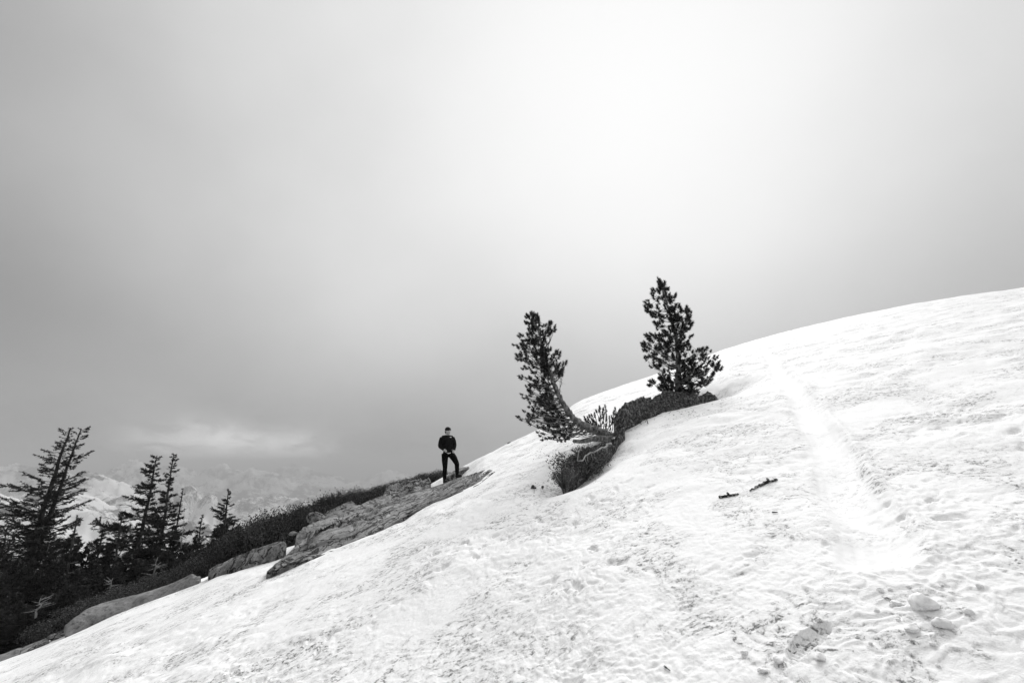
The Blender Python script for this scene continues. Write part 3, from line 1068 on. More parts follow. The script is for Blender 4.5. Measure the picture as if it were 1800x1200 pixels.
def spray(fo, st, rr, base, d, length, twigs, dens, needle, bare, rad, curl=0.25, droop=0.0, tw_len=0.42):
    """one branch with flat side twigs and needles"""
    d = d / np.linalg.norm(d)
    side = np.cross(d, [0, 0, 1.0])
    side /= np.linalg.norm(side) + 1e-9
    n = 6
    t = np.linspace(0, 1, n)
    wig = rr.normal(size=(n, 3)) * 0.03 * length
    wig[0] = 0
    P = base + d * (t * length)[:, None] + np.array([0, 0, 1.0]) * ((curl * t ** 2.2 - droop * t * (1 - 0.3 * t)) * length)[:, None] + wig
    st.tube(P, rad * (1 - 0.82 * t) + 0.003, 4, cap=False)
    pts, drs = [], []
    for k in range(twigs):
        s = rr.uniform(0.22, 1.0)
        b = along(P, s)
        sgn = 1 if k % 2 else -1
        td = d * rr.uniform(0.4, 0.9) + side * sgn * rr.uniform(0.5, 1.0) + np.array([0, 0, rr.uniform(-0.55, 0.35)])
        td /= np.linalg.norm(td)
        ln = length * tw_len * (1.15 - 0.75 * s) * rr.uniform(0.6, 1.2)
        e = b + td * ln + np.array([0, 0, 0.10 * ln])
        m2 = (b + e) / 2 + rr.normal(size=3) * 0.04 * ln
        st.tube([b, m2, e], [rad * 0.32 + 0.002, rad * 0.22 + 0.002, 0.002], 3, cap=False)
        if rr.random() > bare:
            q = max(3, int(dens * ln / 0.1))
            u = rr.uniform(0.1, 1.05, q)[:, None]
            pts.append(b + (e - b) * u)
            drs.append(np.tile(td, (q, 1)) * 0.7 + rr.normal(size=(q, 3)) * 0.55 + np.array([0, 0, 0.12]))
    if rr.random() > bare:
        q = max(4, int(dens * length * 0.6 / 0.1))
        u = rr.uniform(0.45, 1.02, q)
        pts.append(np.array([along(P, min(1, x)) for x in u]))
        drs.append(np.tile(d, (q, 1)) * 0.7 + rr.normal(size=(q, 3)) * 0.6)
    if pts:
        pts, drs = np.vstack(pts), np.vstack(drs)
        fo.blades(pts, drs, rr.uniform(needle * .7, needle * 1.4, len(pts)), needle * 0.34)


def conifer(name, label, trunks, rads, spec, seed, group=None, bark='darkbark', root_loc=None):
    """trunks: list of polylines; spec: list of dicts, one per trunk"""
    rr = np.random.default_rng(seed)
    base = np.array(trunks[0][0]) if root_loc is None else root_loc
    root = empty(name, tuple(base), label, 'tree', group)
    for ti, (T, (r0, r1), sp) in enumerate(zip(trunks, rads, spec)):
        T = np.array(T, float)
        Ts = np.array([along(T, s) for s in np.linspace(0, 1, 22)])
        Ts[1:-1] += rr.normal(size=(20, 3)) * r1 * 0.6
        tb = MB()
        tb.tube(Ts, np.linspace(1, 0, 22) ** 0.9 * (r0 - r1) + r1, 9)
        tb.build('trunk', M[bark], root)
        st, fo, dead = MB(), MB(), MB()
        hl = np.linalg.norm(T[-1] - T[0])
        for k in range(sp['n']):
            s = sp['s0'] + (1 - sp['s0']) * ((k + rr.random()) / sp['n']) ** sp.get('dist', 1.0)
            s = min(s, 0.995)
            a = k * 2.4 + rr.uniform(-1.2, 1.2)
            hd = np.array([math.cos(a), math.sin(a), 0])
            L = sp['len'](s, hd[0]) * rr.uniform(0.45, 1.28)
            if L < 0.04:
                continue
            pitch = sp['pitch'](s) + rr.uniform(-0.15, 0.15)
            d = hd * math.cos(pitch) + np.array([0, 0, math.sin(pitch)])
            b = along(T, s)
            br = sp['bare'](s)
            is_dead = rr.random() < sp.get('dead', lambda s: 0)(s)
            spray(fo, dead if is_dead else st, rr, b, d, L, int(sp['twigs'] * (0.5 + L)), sp['dens'], sp['needle'], 1.1 if is_dead else br, 0.010 + 0.016 * L * (1.2 - s), sp.get('curl', 0.25), sp.get('droop', 0.0) * (1 - s), sp.get('tw', 0.42))
        # leader tip
        if sp.get('tip', True):
            q = 40
            P = np.array([along(T, x) for x in rr.uniform(0.95, 1.0, q)])
            fo.blades(P, rr.normal(size=(q, 3)) * 0.5 + np.array([0, 0, 0.6]), sp['needle'], sp['needle'] * .24)
        if st.n:
            tag(st.build('branch', M[bark], root), kind='stuff')
        if dead.n:
            tag(dead.build('dead_branch', M['deadwood'], root), kind='stuff')
        if fo.n:
            tag(fo.build('crown', M['fir'], root, smooth=False), kind='stuff')
    return root


# tall twin-topped conifer, wind flagged, nearly bare above
D1 = 25.0
gA = hill_pt(12, 1000, 27.0)
tA = [np.array([at(8, 1180, D1)[0], at(8, 1180, D1)[1], gA[2] - 0.4]), at(20, 1130, D1), at(45, 1012, D1), at(75, 900, D1), at(100, 822, D1), at(124, 752, D1)]
tB = [at(47, 1030, D1 + .25), at(72, 950, D1 + .4), at(98, 880, D1 + .4), at(120, 815, D1 + .4), at(143, 753, D1 + .4)]


def len1(s, hx):
    side = 1.0 if hx < 0 else 0.55
    env = np.interp(s, [0.1, 0.45, 0.65, 0.8, 0.92, 1.0], [2.8, 2.7, 2.2, 1.4, 0.75, 0.3])
    return env * side * (0.45 + 0.55 * abs(hx))


def len1b(s, hx):
    env = np.interp(s, [0.0, 0.3, 0.6, 0.8, 1.0], [2.1, 1.6, 1.0, 0.8, 0.4])
    return env * (1.0 if hx > 0 else 0.45) * (0.5 + 0.5 * abs(hx))


conifer('conifer_tree', 'tall twin topped half bare conifer at the far left edge', [tA, tB], [(0.25, 0.03), (0.15, 0.025)],
        [dict(n=230, s0=0.06, len=len1, pitch=lambda s: -0.15 + 0.30 * s, bare=lambda s: np.interp(s, [0, .5, .7, 1], [0.0, 0.08, 0.42, 0.6]), twigs=11, dens=11, needle=0.085, curl=0.22, droop=0.25, dead=lambda s: 0.10 if s > .3 else 0.25, tip=False, tw=0.36),
         dict(n=110, s0=0.0, len=len1b, pitch=lambda s: -0.05 + 0.3 * s, bare=lambda s: 0.15 + 0.1 * s, twigs=12, dens=14, needle=0.075, curl=0.25, tip=False)], 41)


def firlike(px_top, py_top, px_base, r, ground_px, name, label, n, lmax, seed, group=None, asym=0.0, bare=0.15, s0=0.1, dens=13, twigs=13, r0=0.16, needle=0.088, droop=0.33, dead=0.08, base_extra=0.4):
    x, y, z = ray(px_top, py_top)
    depth = r / math.hypot(x, y)
    top = at(px_top, py_top, depth)
    a, _ = azt(px_base, 1000)
    g = hill_pt(px_base, 1000, r)
    g[2] -= base_extra
    mid1 = g + (top - g) * 0.35 + np.array([random.uniform(-.06, .06), 0, 0])
    mid2 = g + (top - g) * 0.7 + np.array([random.uniform(-.06, .06), 0, 0])

    def ln(s, hx):
        env = lmax * np.interp(s, [0, 0.25, 0.6, 0.85, 1.0], [0.9, 1.0, 0.72, 0.34, 0.08])
        return env * (1 - asym * hx) * 0.9
    return conifer(name, label, [[g, mid1, mid2, top]], [(r0, 0.02)],
                   [dict(n=n, s0=s0, len=ln, pitch=lambda s: -0.30 + 0.6 * s, bare=lambda s: bare, twigs=twigs, dens=dens, needle=needle, curl=0.13, droop=droop, dead=lambda s: dead)], seed, group)


firlike(276, 801, 232, 31, 0, 'conifer_tree', 'tall dark fir with level tiered branches, left of two close tops', 125, 2.15, 52, asym=0.25, r0=0.17, bare=0.05)
firlike(305, 797, 277, 32.5, 0, 'conifer_tree', 'narrow pointed fir, taller right one of two close tops', 125, 1.5, 53, asym=-0.1, r0=0.15, bare=0.05)
firlike(322, 858, 300, 33.5, 0, 'conifer_tree', 'thin sparse fir at the right side of the two close tops', 50, 0.8, 54, asym=-0.3, bare=0.35, r0=0.09)
firlike(402, 861, 388, 36, 0, 'conifer_tree', 'broken topped fir with long bare branches reaching left, above the shrubs', 80, 2.1, 55, asym=0.25, bare=0.1, s0=0.2, r0=0.20, dead=0.12)
firlike(356, 905, 347, 33, 0, 'conifer_tree', 'short dark fir just left of the broken topped fir', 70, 0.85, 56, r0=0.10)
firlike(136, 905, 128, 30, 0, 'conifer_tree', 'small pointed fir between the twin topped tree and the tall fir', 60, 0.9, 57, r0=0.09)
firlike(182, 922, 170, 31, 0, 'conifer_tree', 'bushy young fir left of the tall dark fir', 80, 1.2, 58, r0=0.10)
firlike(214, 905, 205, 30, 0, 'conifer_tree', 'rounded dark young fir under the tall fir branches', 90, 1.25, 59, r0=0.11)

# thicket of young firs: three kinds copied
FP = []
for k in range(3):
    rt = empty('young_fir', (0, 0, 0), 'x', 'tree')
    rr = np.random.default_rng(200 + k)
    T = np.array([[0, 0, -0.3], [0.03, 0, 1.3], [0.0, 0.05, 2.6], [0.02, 0, 3.6]])
    tb, st, fo = MB(), MB(), MB()
    tb.tube(np.array([along(T, s) for s in np.linspace(0, 1, 12)]), np.linspace(0.075, 0.012, 12), 7)
    for j in range(95):
        s = 0.06 + 0.93 * (j + rr.random()) / 95
        a = j * 2.4 + rr.uniform(-.4, .4)
        L = (1.15 + 0.15 * k) * np.interp(s, [0, 0.2, 0.7, 1], [0.85, 1, 0.5, 0.06]) * rr.uniform(0.65, 1.15)
        pit = -0.3 + 0.6 * s
        spray(fo, st, rr, along(T, s), np.array([math.cos(a) * math.cos(pit), math.sin(a) * math.cos(pit), math.sin(pit)]), L, int(14 * (0.5 + L)), 15, 0.095, 0.05, 0.008 + 0.01 * L, 0.2, 0.25 * (1 - s))
    tb.build('trunk', M['darkbark'], rt)
    tag(st.build('branch', M['darkbark'], rt), kind='stuff')
    tag(fo.build('crown', M['fir'], rt, smooth=False), kind='stuff')
    FP.append(rt)
THICK = [(5, 1010, 22), (30, 985, 30), (40, 1040, 22.5), (62, 1005, 27), (75, 960, 31), (85, 1045, 22), (100, 985, 27), (112, 1035, 23), (118, 945, 33), (140, 1000, 26), (150, 955, 33),
         (150, 1045, 21.5), (165, 985, 28), (188, 965, 31), (190, 1020, 23.5), (205, 990, 27), (225, 1010, 24.5), (232, 955, 32), (250, 985, 27), (262, 955, 31), (268, 1010, 23.5), (285, 970, 28),
         (300, 940, 33), (305, 985, 25.5), (322, 955, 30), (338, 945, 31), (335, 990, 24), (372, 930, 33), (0, 955, 32), (18, 1070, 20.5), (60, 1080, 20), (105, 1075, 19.8), (-25, 1000, 26), (410, 925, 35), (385, 915, 37),
         (290, 1025, 20.5), (240, 1035, 20.5), (200, 1050, 20), (130, 1075, 19.5), (352, 965, 27)]
for k, (px, py, r) in enumerate(THICK):
    g = hill_pt(px, 1000, r)
    zt = atr(px, py, r)[2]
    s = max(0.32, (zt - g[2]) / 3.55)
    if k < 3:
        o = FP[k]
    else:
        o = copy_tree(FP[k % 3], (0, 0, 0), random.uniform(0, 6.28), (1, 1, 1))
    o.location = tuple(g)
    xs = min(max(s, 0.45), 1.25) * random.uniform(0.9, 1.15)
    o.scale = (xs, xs, s)
    o.rotation_euler = (0, 0, random.uniform(0, 6.28))
    z_ = ('behind the trunk of the twin topped conifer' if px < 62 else 'between the twin topped conifer and the tall tiered fir' if px < 180 else 'around the foot of the two close firs' if px < 312 else 'beside the broken topped fir')
    tag(o, 'dark young fir in the thicket ' + z_, 'tree', 'young firs in the thicket ' + z_)
for o in FP:
    for ch in o.children:
        ch.location = (0, 0, 0)


def twig_obj(name, label, paths, material, cat, group=None):
    mb = MB()
    for P, r0, r1, n in paths:
        mb.tube(P, np.linspace(r0, r1, len(P)), n)
    return tag(mb.build(name, material), label, cat, group)


def dead_sapling(px0, py0, px1, py1, r, label, seed):
    rr = np.random.default_rng(seed)
    x, y, z = ray(px1, py1)
    dep = r / math.hypot(x, y)
    b, t_ = at(px0, py0, dep), at(px1, py1, dep)
    P = np.array([b + (t_ - b) * s + rr.normal(size=3) * 0.02 for s in np.linspace(0, 1, 6)])
    paths = [(P, 0.03, 0.008, 5)]
    for k in range(16):
        q = along(P, rr.uniform(0.1, 1))
        a = rr.uniform(0, 6.28)
        paths.append((np.array([q, q + np.array([math.cos(a), math.sin(a), rr.uniform(-.1, .4)]) * rr.uniform(.12, .35)]), 0.008, 0.003, 3))
    twig_obj('dead_sapling', label, paths, M['deadwood'], 'dead tree')


dead_sapling(267, 1024, 277, 978, 19.5, 'pale bare sapling standing before the dark thicket under the two firs', 1)
dead_sapling(190, 1050, 198, 1015, 19.2, 'small pale dead sapling above the smooth granite hump', 2)
dead_sapling(63, 1085, 72, 1050, 19.0, 'pale dead sapling right of the big leaning trunk', 3)
dead_sapling(318, 965, 323, 915, 27.0, 'thin grey bare stem right of the two close firs', 4)
dead_sapling(506, 902, 507, 886, 15.4, 'tiny bare twig standing above the shrub band', 5)

# bare fallen boughs hanging under the tall fir
rr = np.random.default_rng(9)
for k, (pa, pb, pc) in enumerate([((238, 940), (215, 965), (196, 1000)), ((232, 945), (200, 955), (178, 985))]):
    P = np.array([at(*pa, 27), at(*pb, 26.6), at(*pc, 26.4)])
    P = np.array([along(P, s) for s in np.linspace(0, 1, 7)])
    paths = [(P, 0.035, 0.01, 5)]
    for j in range(9):
        q = along(P, rr.uniform(.2, 1))
        paths.append((np.array([q, q + np.array([rr.uniform(-.5, .1), rr.uniform(-.2, .2), rr.uniform(-.4, .1)])]), 0.012, 0.004, 3))
    twig_obj('dead_bough', ['pale dead bough curving down under the tall fir, lower of two', 'pale dead bough sweeping left under the tall fir, upper of two'][k], paths, M['bark'], 'branch')


# ------------------------------------------------------------------ the two pines on the snow
def in_poly(p, poly):
    x, y = p
    c = False
    j = len(poly) - 1
    for i in range(len(poly)):
        xi, yi = poly[i]
        xj, yj = poly[j]
        if (yi > y) != (yj > y) and x < (xj - xi) * (y - yi) / (yj - yi) + xi:
            c = not c
        j = i
    return c


def needle_tuft(fo, rr, tip, d, size, n=84):
    d = d / (np.linalg.norm(d) + 1e-9)
    back = rr.uniform(0, 1, n)
    P = tip - d * (back * size * 0.62)[:, None]
    out = rr.normal(size=(n, 3))
    out -= np.outer(out @ d, d)
    out /= np.linalg.norm(out, axis=1)[:, None] + 1e-9
    D = out * (0.30 + 0.85 * back)[:, None] + d * (1.0 - 0.75 * back)[:, None]
    fo.blades(P, D, size * rr.uniform(0.38, 0.55, n), size * 0.085)



def pine(name, label, trunk_px, depth, rads, poly, n_main, n_tuft, size, seed, base_pt=None, lean_back=0.0, fill=None, minpx=9):
    rr = np.random.default_rng(seed)
    T = [at(a, b, depth + dd) for a, b, dd in trunk_px]
    if base_pt is not None:
        T = [base_pt] + T
    T = np.array(T)
    Ts = np.array([along(T, s) for s in np.linspace(0, 1, 34)])
    for _ in range(2):
        Ts[1:-1] = (Ts[:-2] + 2 * Ts[1:-1] + Ts[2:]) / 4
    root = empty(name, tuple(T[0]), label, 'tree')
    tb = MB()
    Tf = np.array([along(Ts, x) for x in np.linspace(0, 1, 120)])
    Tf[1:-1] += rr.normal(size=(118, 3)) * 0.004
    rf = np.interp(np.linspace(0, 1, 120), np.linspace(0, 1, len(rads)), rads)
    tb.tube(Tf, rf * (1 + 0.07 * rr.normal(size=120)), 14)
    V = tb.v[0]
    nv = 120 * 14
    ax = np.repeat(Tf, 14, axis=0)
    kk = np.tile(np.arange(14), 120) * 0.55
    ll = np.repeat(np.linspace(0, 40, 120), 14)
    V[:nv] = ax + (V[:nv] - ax) * (1 + 0.30 * fbm(kk * 1.7, ll * 0.6, seed, 3))[:, None]
    tb.build('trunk', M['bark'], root)
    st, fo = MB(), MB()
    px0, px1 = min(a for a, b in poly), max(a for a, b in poly)
    py0, py1 = min(b for a, b in poly), max(b for a, b in poly)
    ends, tries = [], 0
    ppm = FPX / depth
    tr_px = np.array([[900 + FPX * q[0] / (q[1] * CT + q[2] * ST), 600 - FPX * (q[2] * CT - q[1] * ST) / (q[1] * CT + q[2] * ST)] for q in Ts])
    while len(ends) < n_main and tries < 20000:
        tries += 1
        p = (rr.uniform(px0, px1), rr.uniform(py0, py1))
        if not in_poly(p, poly) or perlin(p[0] / 21.0, p[1] / 21.0, seed) < (-0.16 if p[1] > 520 and p[0] < 1205 else -0.45):
            continue
        # half depth of the crown there: about its half width on that side
        k = np.argmin(np.abs(tr_px[:, 1] - p[1]))
        half = 0.75 * max(25, abs(p[0] - tr_px[k, 0]) + 14) / ppm
        dd = rr.uniform(-half, half)
        q = (p[0], p[1], dd)
        if any((p[0] - e[0]) ** 2 + (p[1] - e[1]) ** 2 + ((dd - e[2]) * ppm) ** 2 < minpx ** 2 for e in ends):
            continue
        ends.append(q)
    for px, py, dd in ends:
        e = at(px, py, depth + dd)
        # joins the trunk lower down
        dist = np.linalg.norm(Ts - e, axis=1)
        k = int(np.argmin(dist))
        k = int(np.clip(k - rr.integers(0, 4) - int(dist[k] / 0.25), 1, 31))
        b = Ts[k]
        ln = np.linalg.norm(e - b)
        m1 = b + (e - b) * 0.5 + np.array([0, 0, -0.10 * ln]) + rr.normal(size=3) * 0.04 * ln
        P = np.array([b, b + (m1 - b) * .5 + np.array([0, 0, -.02 * ln]), m1, (m1 + e) / 2 + np.array([0, 0, -.02 * ln]), e])
        st.tube(P, np.linspace(0.006 + 0.006 * ln, 0.003, 5), 4, cap=False)
        dr = e - m1
        dr = dr / (np.linalg.norm(dr) + 1e-9) + np.array([0, 0, 0.35])
        needle_tuft(fo, rr, e + dr * 0.02, dr, size * rr.uniform(.7, 1.25))
        got = 0
        for _ in range(n_tuft * 3):
            if got >= n_tuft:
                break
            s = rr.uniform(0.45, 1.0)
            q = along(P, s)
            off = rr.normal(size=3) * np.array([0.13, 0.13, 0.10]) * (0.7 + 0.5 * ln)
            off[2] += 0.03
            tip = q + off
            yy = tip[1] * CT + tip[2] * ST
            tp = (900 + FPX * tip[0] / yy, 600 - FPX * (tip[2] * CT - tip[1] * ST) / yy)
            if not in_poly(tp, poly):
                continue
            got += 1
            st.tube([q, q + off * .55 - np.array([0, 0, .01]), tip], [0.005, 0.004, 0.003], 3, cap=False)
            needle_tuft(fo, rr, tip, off + dr * 0.12 + np.array([0, 0, 0.06]), size * rr.uniform(.75, 1.15))
    tag(st.build('branch', M['bark'], root), kind='stuff')
    tag(fo.build('crown', M['needle'], root, smooth=False), kind='stuff')
    return root, T


D2 = 12.0
base2 = at(1196, 716, D2)
POLY2 = [(1157, 486), (1166, 487), (1172, 500), (1186, 508), (1190, 520), (1200, 524), (1204, 534), (1214, 540), (1217, 552), (1212, 560), (1222, 562), (1222, 575), (1206, 580), (1200, 588), (1218, 588), (1216, 600),
         (1208, 607), (1240, 606), (1262, 622), (1270, 645), (1262, 655), (1250, 672), (1236, 680), (1222, 676), (1232, 694), (1220, 700), (1206, 694), (1196, 700), (1180, 694), (1168, 690), (1150, 678), (1130, 679), (1130, 672), (1150, 665),
         (1160, 660), (1148, 650), (1134, 648), (1134, 630), (1126, 608), (1130, 586), (1145, 580), (1142, 570), (1150, 560), (1132, 554), (1134, 528), (1142, 522), (1144, 510), (1154, 504)]
pine('pine_tree', 'upright bushy pine standing on the dark mound', [(1192, 680, 0), (1193, 640, 0), (1190, 600, 0.02), (1180, 560, 0), (1170, 525, 0), (1162, 494, 0)], D2, [0.10, 0.075, 0.06, 0.05, 0.04, 0.03, 0.02, 0.008], POLY2, 205, 2, 0.155, 71, base_pt=base2, minpx=7)

D3 = 8.9
base3 = at(1088, 776, D3 + 0.25)
POLY3 = [(921, 552), (932, 548), (946, 552), (950, 566), (958, 572), (966, 566), (978, 570), (981, 578), (972, 586), (962, 588), (958, 598), (968, 612), (972, 618), (984, 618), (998, 628), (1001, 640), (992, 644), (996, 660), (986, 662), (972, 654), (962, 652),
         (966, 672), (972, 700), (980, 720), (994, 735), (1008, 745), (1004, 760), (998, 772), (985, 780), (972, 782), (955, 778), (946, 764), (940, 748), (925, 745), (906, 734), (906, 724), (916, 722), (922, 712), (916, 692), (922, 684), (930, 672), (928, 664), (908, 664),
         (902, 654), (914, 648), (922, 640), (908, 634), (904, 626), (916, 620), (910, 612), (900, 606), (900, 594), (914, 588), (926, 590), (928, 576), (920, 566)]
root3, T3 = pine('pine_tree', 'leaning pine with bent bare trunk, foliage on its downhill side', [(1062, 762, 0.1), (1035, 752, 0), (1012, 740, 0), (997, 722, 0), (981, 694, 0), (969, 662, 0), (960, 632, 0), (952, 600, 0), (943, 572, 0), (936, 553, 0)], D3,
                 [0.095, 0.088, 0.074, 0.062, 0.054, 0.046, 0.040, 0.036, 0.030, 0.023, 0.015, 0.008], POLY3, 195, 2, 0.105, 72, base_pt=base3, minpx=6.5)
# dead lower twigs of the leaning pine
mb = MB()
rr = np.random.default_rng(14)
for a, b in [((966, 660), (993, 675)), ((968, 668), (988, 690)), ((964, 650), (990, 668)), ((972, 690), (956, 690)), ((975, 700), (950, 704)), ((980, 710), (955, 722)), ((985, 715), (964, 738)), ((990, 725), (970, 748))]:
    p0, p1 = at(*a, D3), at(*b, D3 + rr.uniform(-.15, .15))
    m1 = (p0 + p1) / 2 + np.array([0, 0, rr.uniform(-.03, .03)])
    mb.tube([p0, m1, p1], [0.007, 0.005, 0.002], 4)
    for _ in range(3):
        q = p0 + (p1 - p0) * rr.uniform(.3, .9)
        mb.tube([q, q + rr.normal(size=3) * 0.06], [0.003, 0.0015], 3)
tag(mb.build('dead_branch', M['deadwood'], root3), kind='stuff')
# broken stub of the pine reaching left over the shrub
mb = MB()
P = np.array([at(1086, 776, D3 + .1), at(1064, 770, D3 - .05), at(1040, 771, D3 - .15), at(1024, 776, D3 - .2), at(1008, 775, D3 - .22)])
mb.tube(np.array([along(P, s) for s in np.linspace(0, 1, 9)]), np.linspace(0.078, 0.03, 9) * (1 + .15 * rr.normal(size=9)), 8)
mb.build('broken_limb', M['bark'], root3)

# exposed roots of the leaning pine spreading over the bank
_r8 = np.random.default_rng(88)
for ex, ey, dd in [(1048, 792, -.75), (1026, 800, -1.05), (1040, 812, -1.2), (1066, 797, -.85), (1014, 790, -.8), (1060, 782, -.5)]:
    p0, p1 = at(1080 + _r8.uniform(-6, 6), 774 + _r8.uniform(-3, 3), D3 - .25), at(ex, ey, D3 + dd - .22)
    mm = [p0 + (p1 - p0) * t_ + _r8.normal(size=3) * .025 * math.sin(math.pi * t_) for t_ in np.linspace(0, 1, 8)]
    mb = MB()
    mb.tube(mm, np.linspace(0.026, 0.007, 8), 6)
    mb.build('root', M['bark'], root3)

# mound of needle litter and roots under the pines
loft('litter_mound', 'dark humped mound of needle litter and soil under the upright pine', edge_r(
    [(1078, 735), (1088, 722), (1100, 714), (1115, 706), (1128, 704), (1140, 710), (1150, 698), (1165, 690), (1182, 692), (1200, 700), (1225, 703), (1262, 703)], [9.6, 10.8, 11.9, 12.5, 12.8]), edge_r(
    [(1080, 765), (1092, 752), (1104, 740), (1120, 737), (1138, 736), (1160, 739), (1180, 735), (1200, 724), (1225, 714), (1262, 706)], [9.2, 9.9, 11.2, 12.3]), M['soil'], cat='mound', nu=220, nv=30, bulge=0.14, amp=0.10, seed=42, back=0.5, crease=0.03, grain=0.7)
loft('litter_bank', 'dark bank of soil and litter below the leaning pine', edge_r(
    [(986, 820), (1001, 803), (1026, 790), (1056, 778), (1080, 769), (1097, 748)], [7.2, 7.9, 9.2]), edge_r(
    [(994, 838), (1008, 829), (1030, 815), (1058, 799), (1080, 784), (1098, 752)], [6.9, 7.7, 8.9]), M['soil'], cat='bank', nu=120, nv=18, bulge=0.0, amp=0.05, seed=45, back=0.25, crease=0.02, grain=0.5)
# low evergreen shrub in front of the leaning pine
rt = shrub_proto('low_shrub', 131, 36, 0.30, 0.44, (0.060, 0.024), 34, 'evergreen')
g = atr(1018, 822, 7.6)
_tw = MB()
_r6 = np.random.default_rng(66)
for _k in range(46):
    _a = _r6.uniform(0, 6.28)
    _b = np.array([math.cos(_a) * .3 * _r6.random(), math.sin(_a) * .3 * _r6.random(), 0.02])
    _e = _b + np.array([math.cos(_a) * _r6.uniform(.05, .3), math.sin(_a) * _r6.uniform(.05, .3), _r6.uniform(.12, .36)])
    _tw.tube([_b, (_b + _e) / 2 + _r6.normal(size=3) * .03, _e], [0.006, 0.005, 0.002], 4, cap=False)
tag(_tw.build('bare_twig', M['deadwood'], rt), kind='stuff')
rt.location = tuple(g - np.array([0, 0, 0.10]))
rt.scale = (0.90, 0.62, 0.78)
for ch in rt.children:
    ch.location = (0, 0, 0)
tag(rt, 'low dark evergreen shrub at the foot of the leaning pine', 'shrub')
for (px, py, r, sx, sz, rz), lab in zip([(1054, 799, 7.9, .36, .40, 2.0), (991, 836, 7.0, .42, .45, 4.0), (1030, 800, 7.6, .5, .60, 1.0)],
                                        ['small dark shrub tucked under the broken limb of the leaning pine', 'dark shrub clump at the lowest corner of the litter bank', 'dark shrub clump in the middle of the litter bank']):
    o = copy_tree(rt, tuple(atr(px, py, r) - np.array([0, 0, 0.10])), rz, (sx, sx * .8, sz))
    tag(o, lab, 'shrub')


def seedling(label, tufts, base_px, depth, seed, size=0.10):
    rr = np.random.default_rng(seed)
    b = at(*base_px, depth)
    rt_ = empty('pine_seedling', tuple(b), label, 'tree')
    st, fo = MB(), MB()
    for a, c in tufts:
        e = at(a, c, depth + rr.uniform(-.12, .12))
        b = at(a + (base_px[0] - a) * rr.uniform(.15, .4), min(c + rr.uniform(14, 26), base_px[1]), depth + .05)
        m1 = b + (e - b) * 0.55 + np.array([0.02, 0, -0.03])
        st.tube([b, m1, e], [0.010, 0.007, 0.004], 4)
        needle_tuft(fo, rr, e, e - m1 + np.array([0, 0, .05]), size * rr.uniform(.85, 1.15))
    tag(st.build('stem', M['bark'], rt_), kind='stuff')
    tag(fo.build('crown', M['needle'], rt_, smooth=False), kind='stuff')


_sp = [(1006, 742), (1022, 728), (1036, 722), (1046, 712), (1064, 712), (1070, 722), (1082, 716), (1086, 724), (1078, 740), (1072, 756), (1040, 758), (1020, 750)]
_st = []
_r5 = np.random.default_rng(55)
while len(_st) < 54:
    q_ = (_r5.uniform(1006, 1086), _r5.uniform(712, 758))
    if in_poly(q_, _sp) and all((q_[0] - e[0]) ** 2 + (q_[1] - e[1]) ** 2 > 12 for e in _st):
        _st.append(q_)
seedling('small bushy pine shoots sprouting between the leaning pine and the mound', _st, (1062, 764), 9.4, 5, 0.09)
_lt = MB()
_r7 = np.random.default_rng(77)
for _k in range(420):
    px_, py_ = [(1110, 742), (1060, 806), (1000, 842), (1200, 728), (1255, 700), (960, 800)][_r7.integers(0, 6)]
    q_ = hit(px_ + _r7.normal() * 20, py_ + _r7.normal() * 5, 5.0, 14.0)
    d_ = _r7.normal(size=3) * np.array([1, 1, .25])
    _lt.blades((q_ + np.array([0, 0, .004]))[None], d_[None], _r7.uniform(.02, .07), _r7.uniform(.006, .016))
tag(_lt.build('needle_litter', M['soil'], smooth=False), 'scattered dead needles and bark bits on the snow round the mound', kind='stuff')
# pale dead branch lying on the bank, with side twigs
P = np.array([at(1076, 784, 7.75), at(1055, 797, 7.30), at(1035, 806, 7.05), at(1017, 816, 6.80)])
Pn = np.array([along(P, s) for s in np.linspace(0, 1, 14)]) + np.array([0, 0, 0.06]) + np.random.default_rng(8).normal(size=(14, 3)) * 0.012
paths = [(Pn, 0.016, 0.008, 6)]
for k in range(9):
    q = along(Pn, 0.15 + 0.09 * k)
    paths.append((np.array([q, q + np.array([random.uniform(-.03, .05), random.uniform(-.1, .02), random.uniform(-.13, -.04)])]), 0.006, 0.002, 4))
q = Pn[-1]
paths.append((np.array([q, q + np.array([.02, .0, .10]), q + np.array([.07, .05, .20])]), 0.009, 0.004, 5))
twig_obj('dead_branch', 'pale bare dead branch lying across the bank below the leaning pine', paths, M['deadwood'], 'branch')
# roots and twigs on the mound
P = np.array([at(1262, 702, 12.2), at(1240, 709, 11.9), at(1222, 706, 11.8), at(1212, 702, 11.8)])
twig_obj('bare_root', 'dark crooked root lying along the snow right of the mound', [(np.array([along(P, s) for s in np.linspace(0, 1, 9)]), 0.025, 0.012, 6)], M['darkbark'], 'root')
P0 = at(1180, 695, 11.5)
twig_obj('dead_branch', 'pale forked dead twig at the trunk foot on the mound', [(np.array([at(1172, 706, 11.4), at(1178, 698, 11.4), at(1180, 689, 11.5)]), 0.012, 0.005, 5), (np.array([at(1178, 698, 11.4), at(1184, 692, 11.4)]), 0.008, 0.004, 4)], M['deadwood'], 'branch')

# ------------------------------------------------------------------ small things on the snow


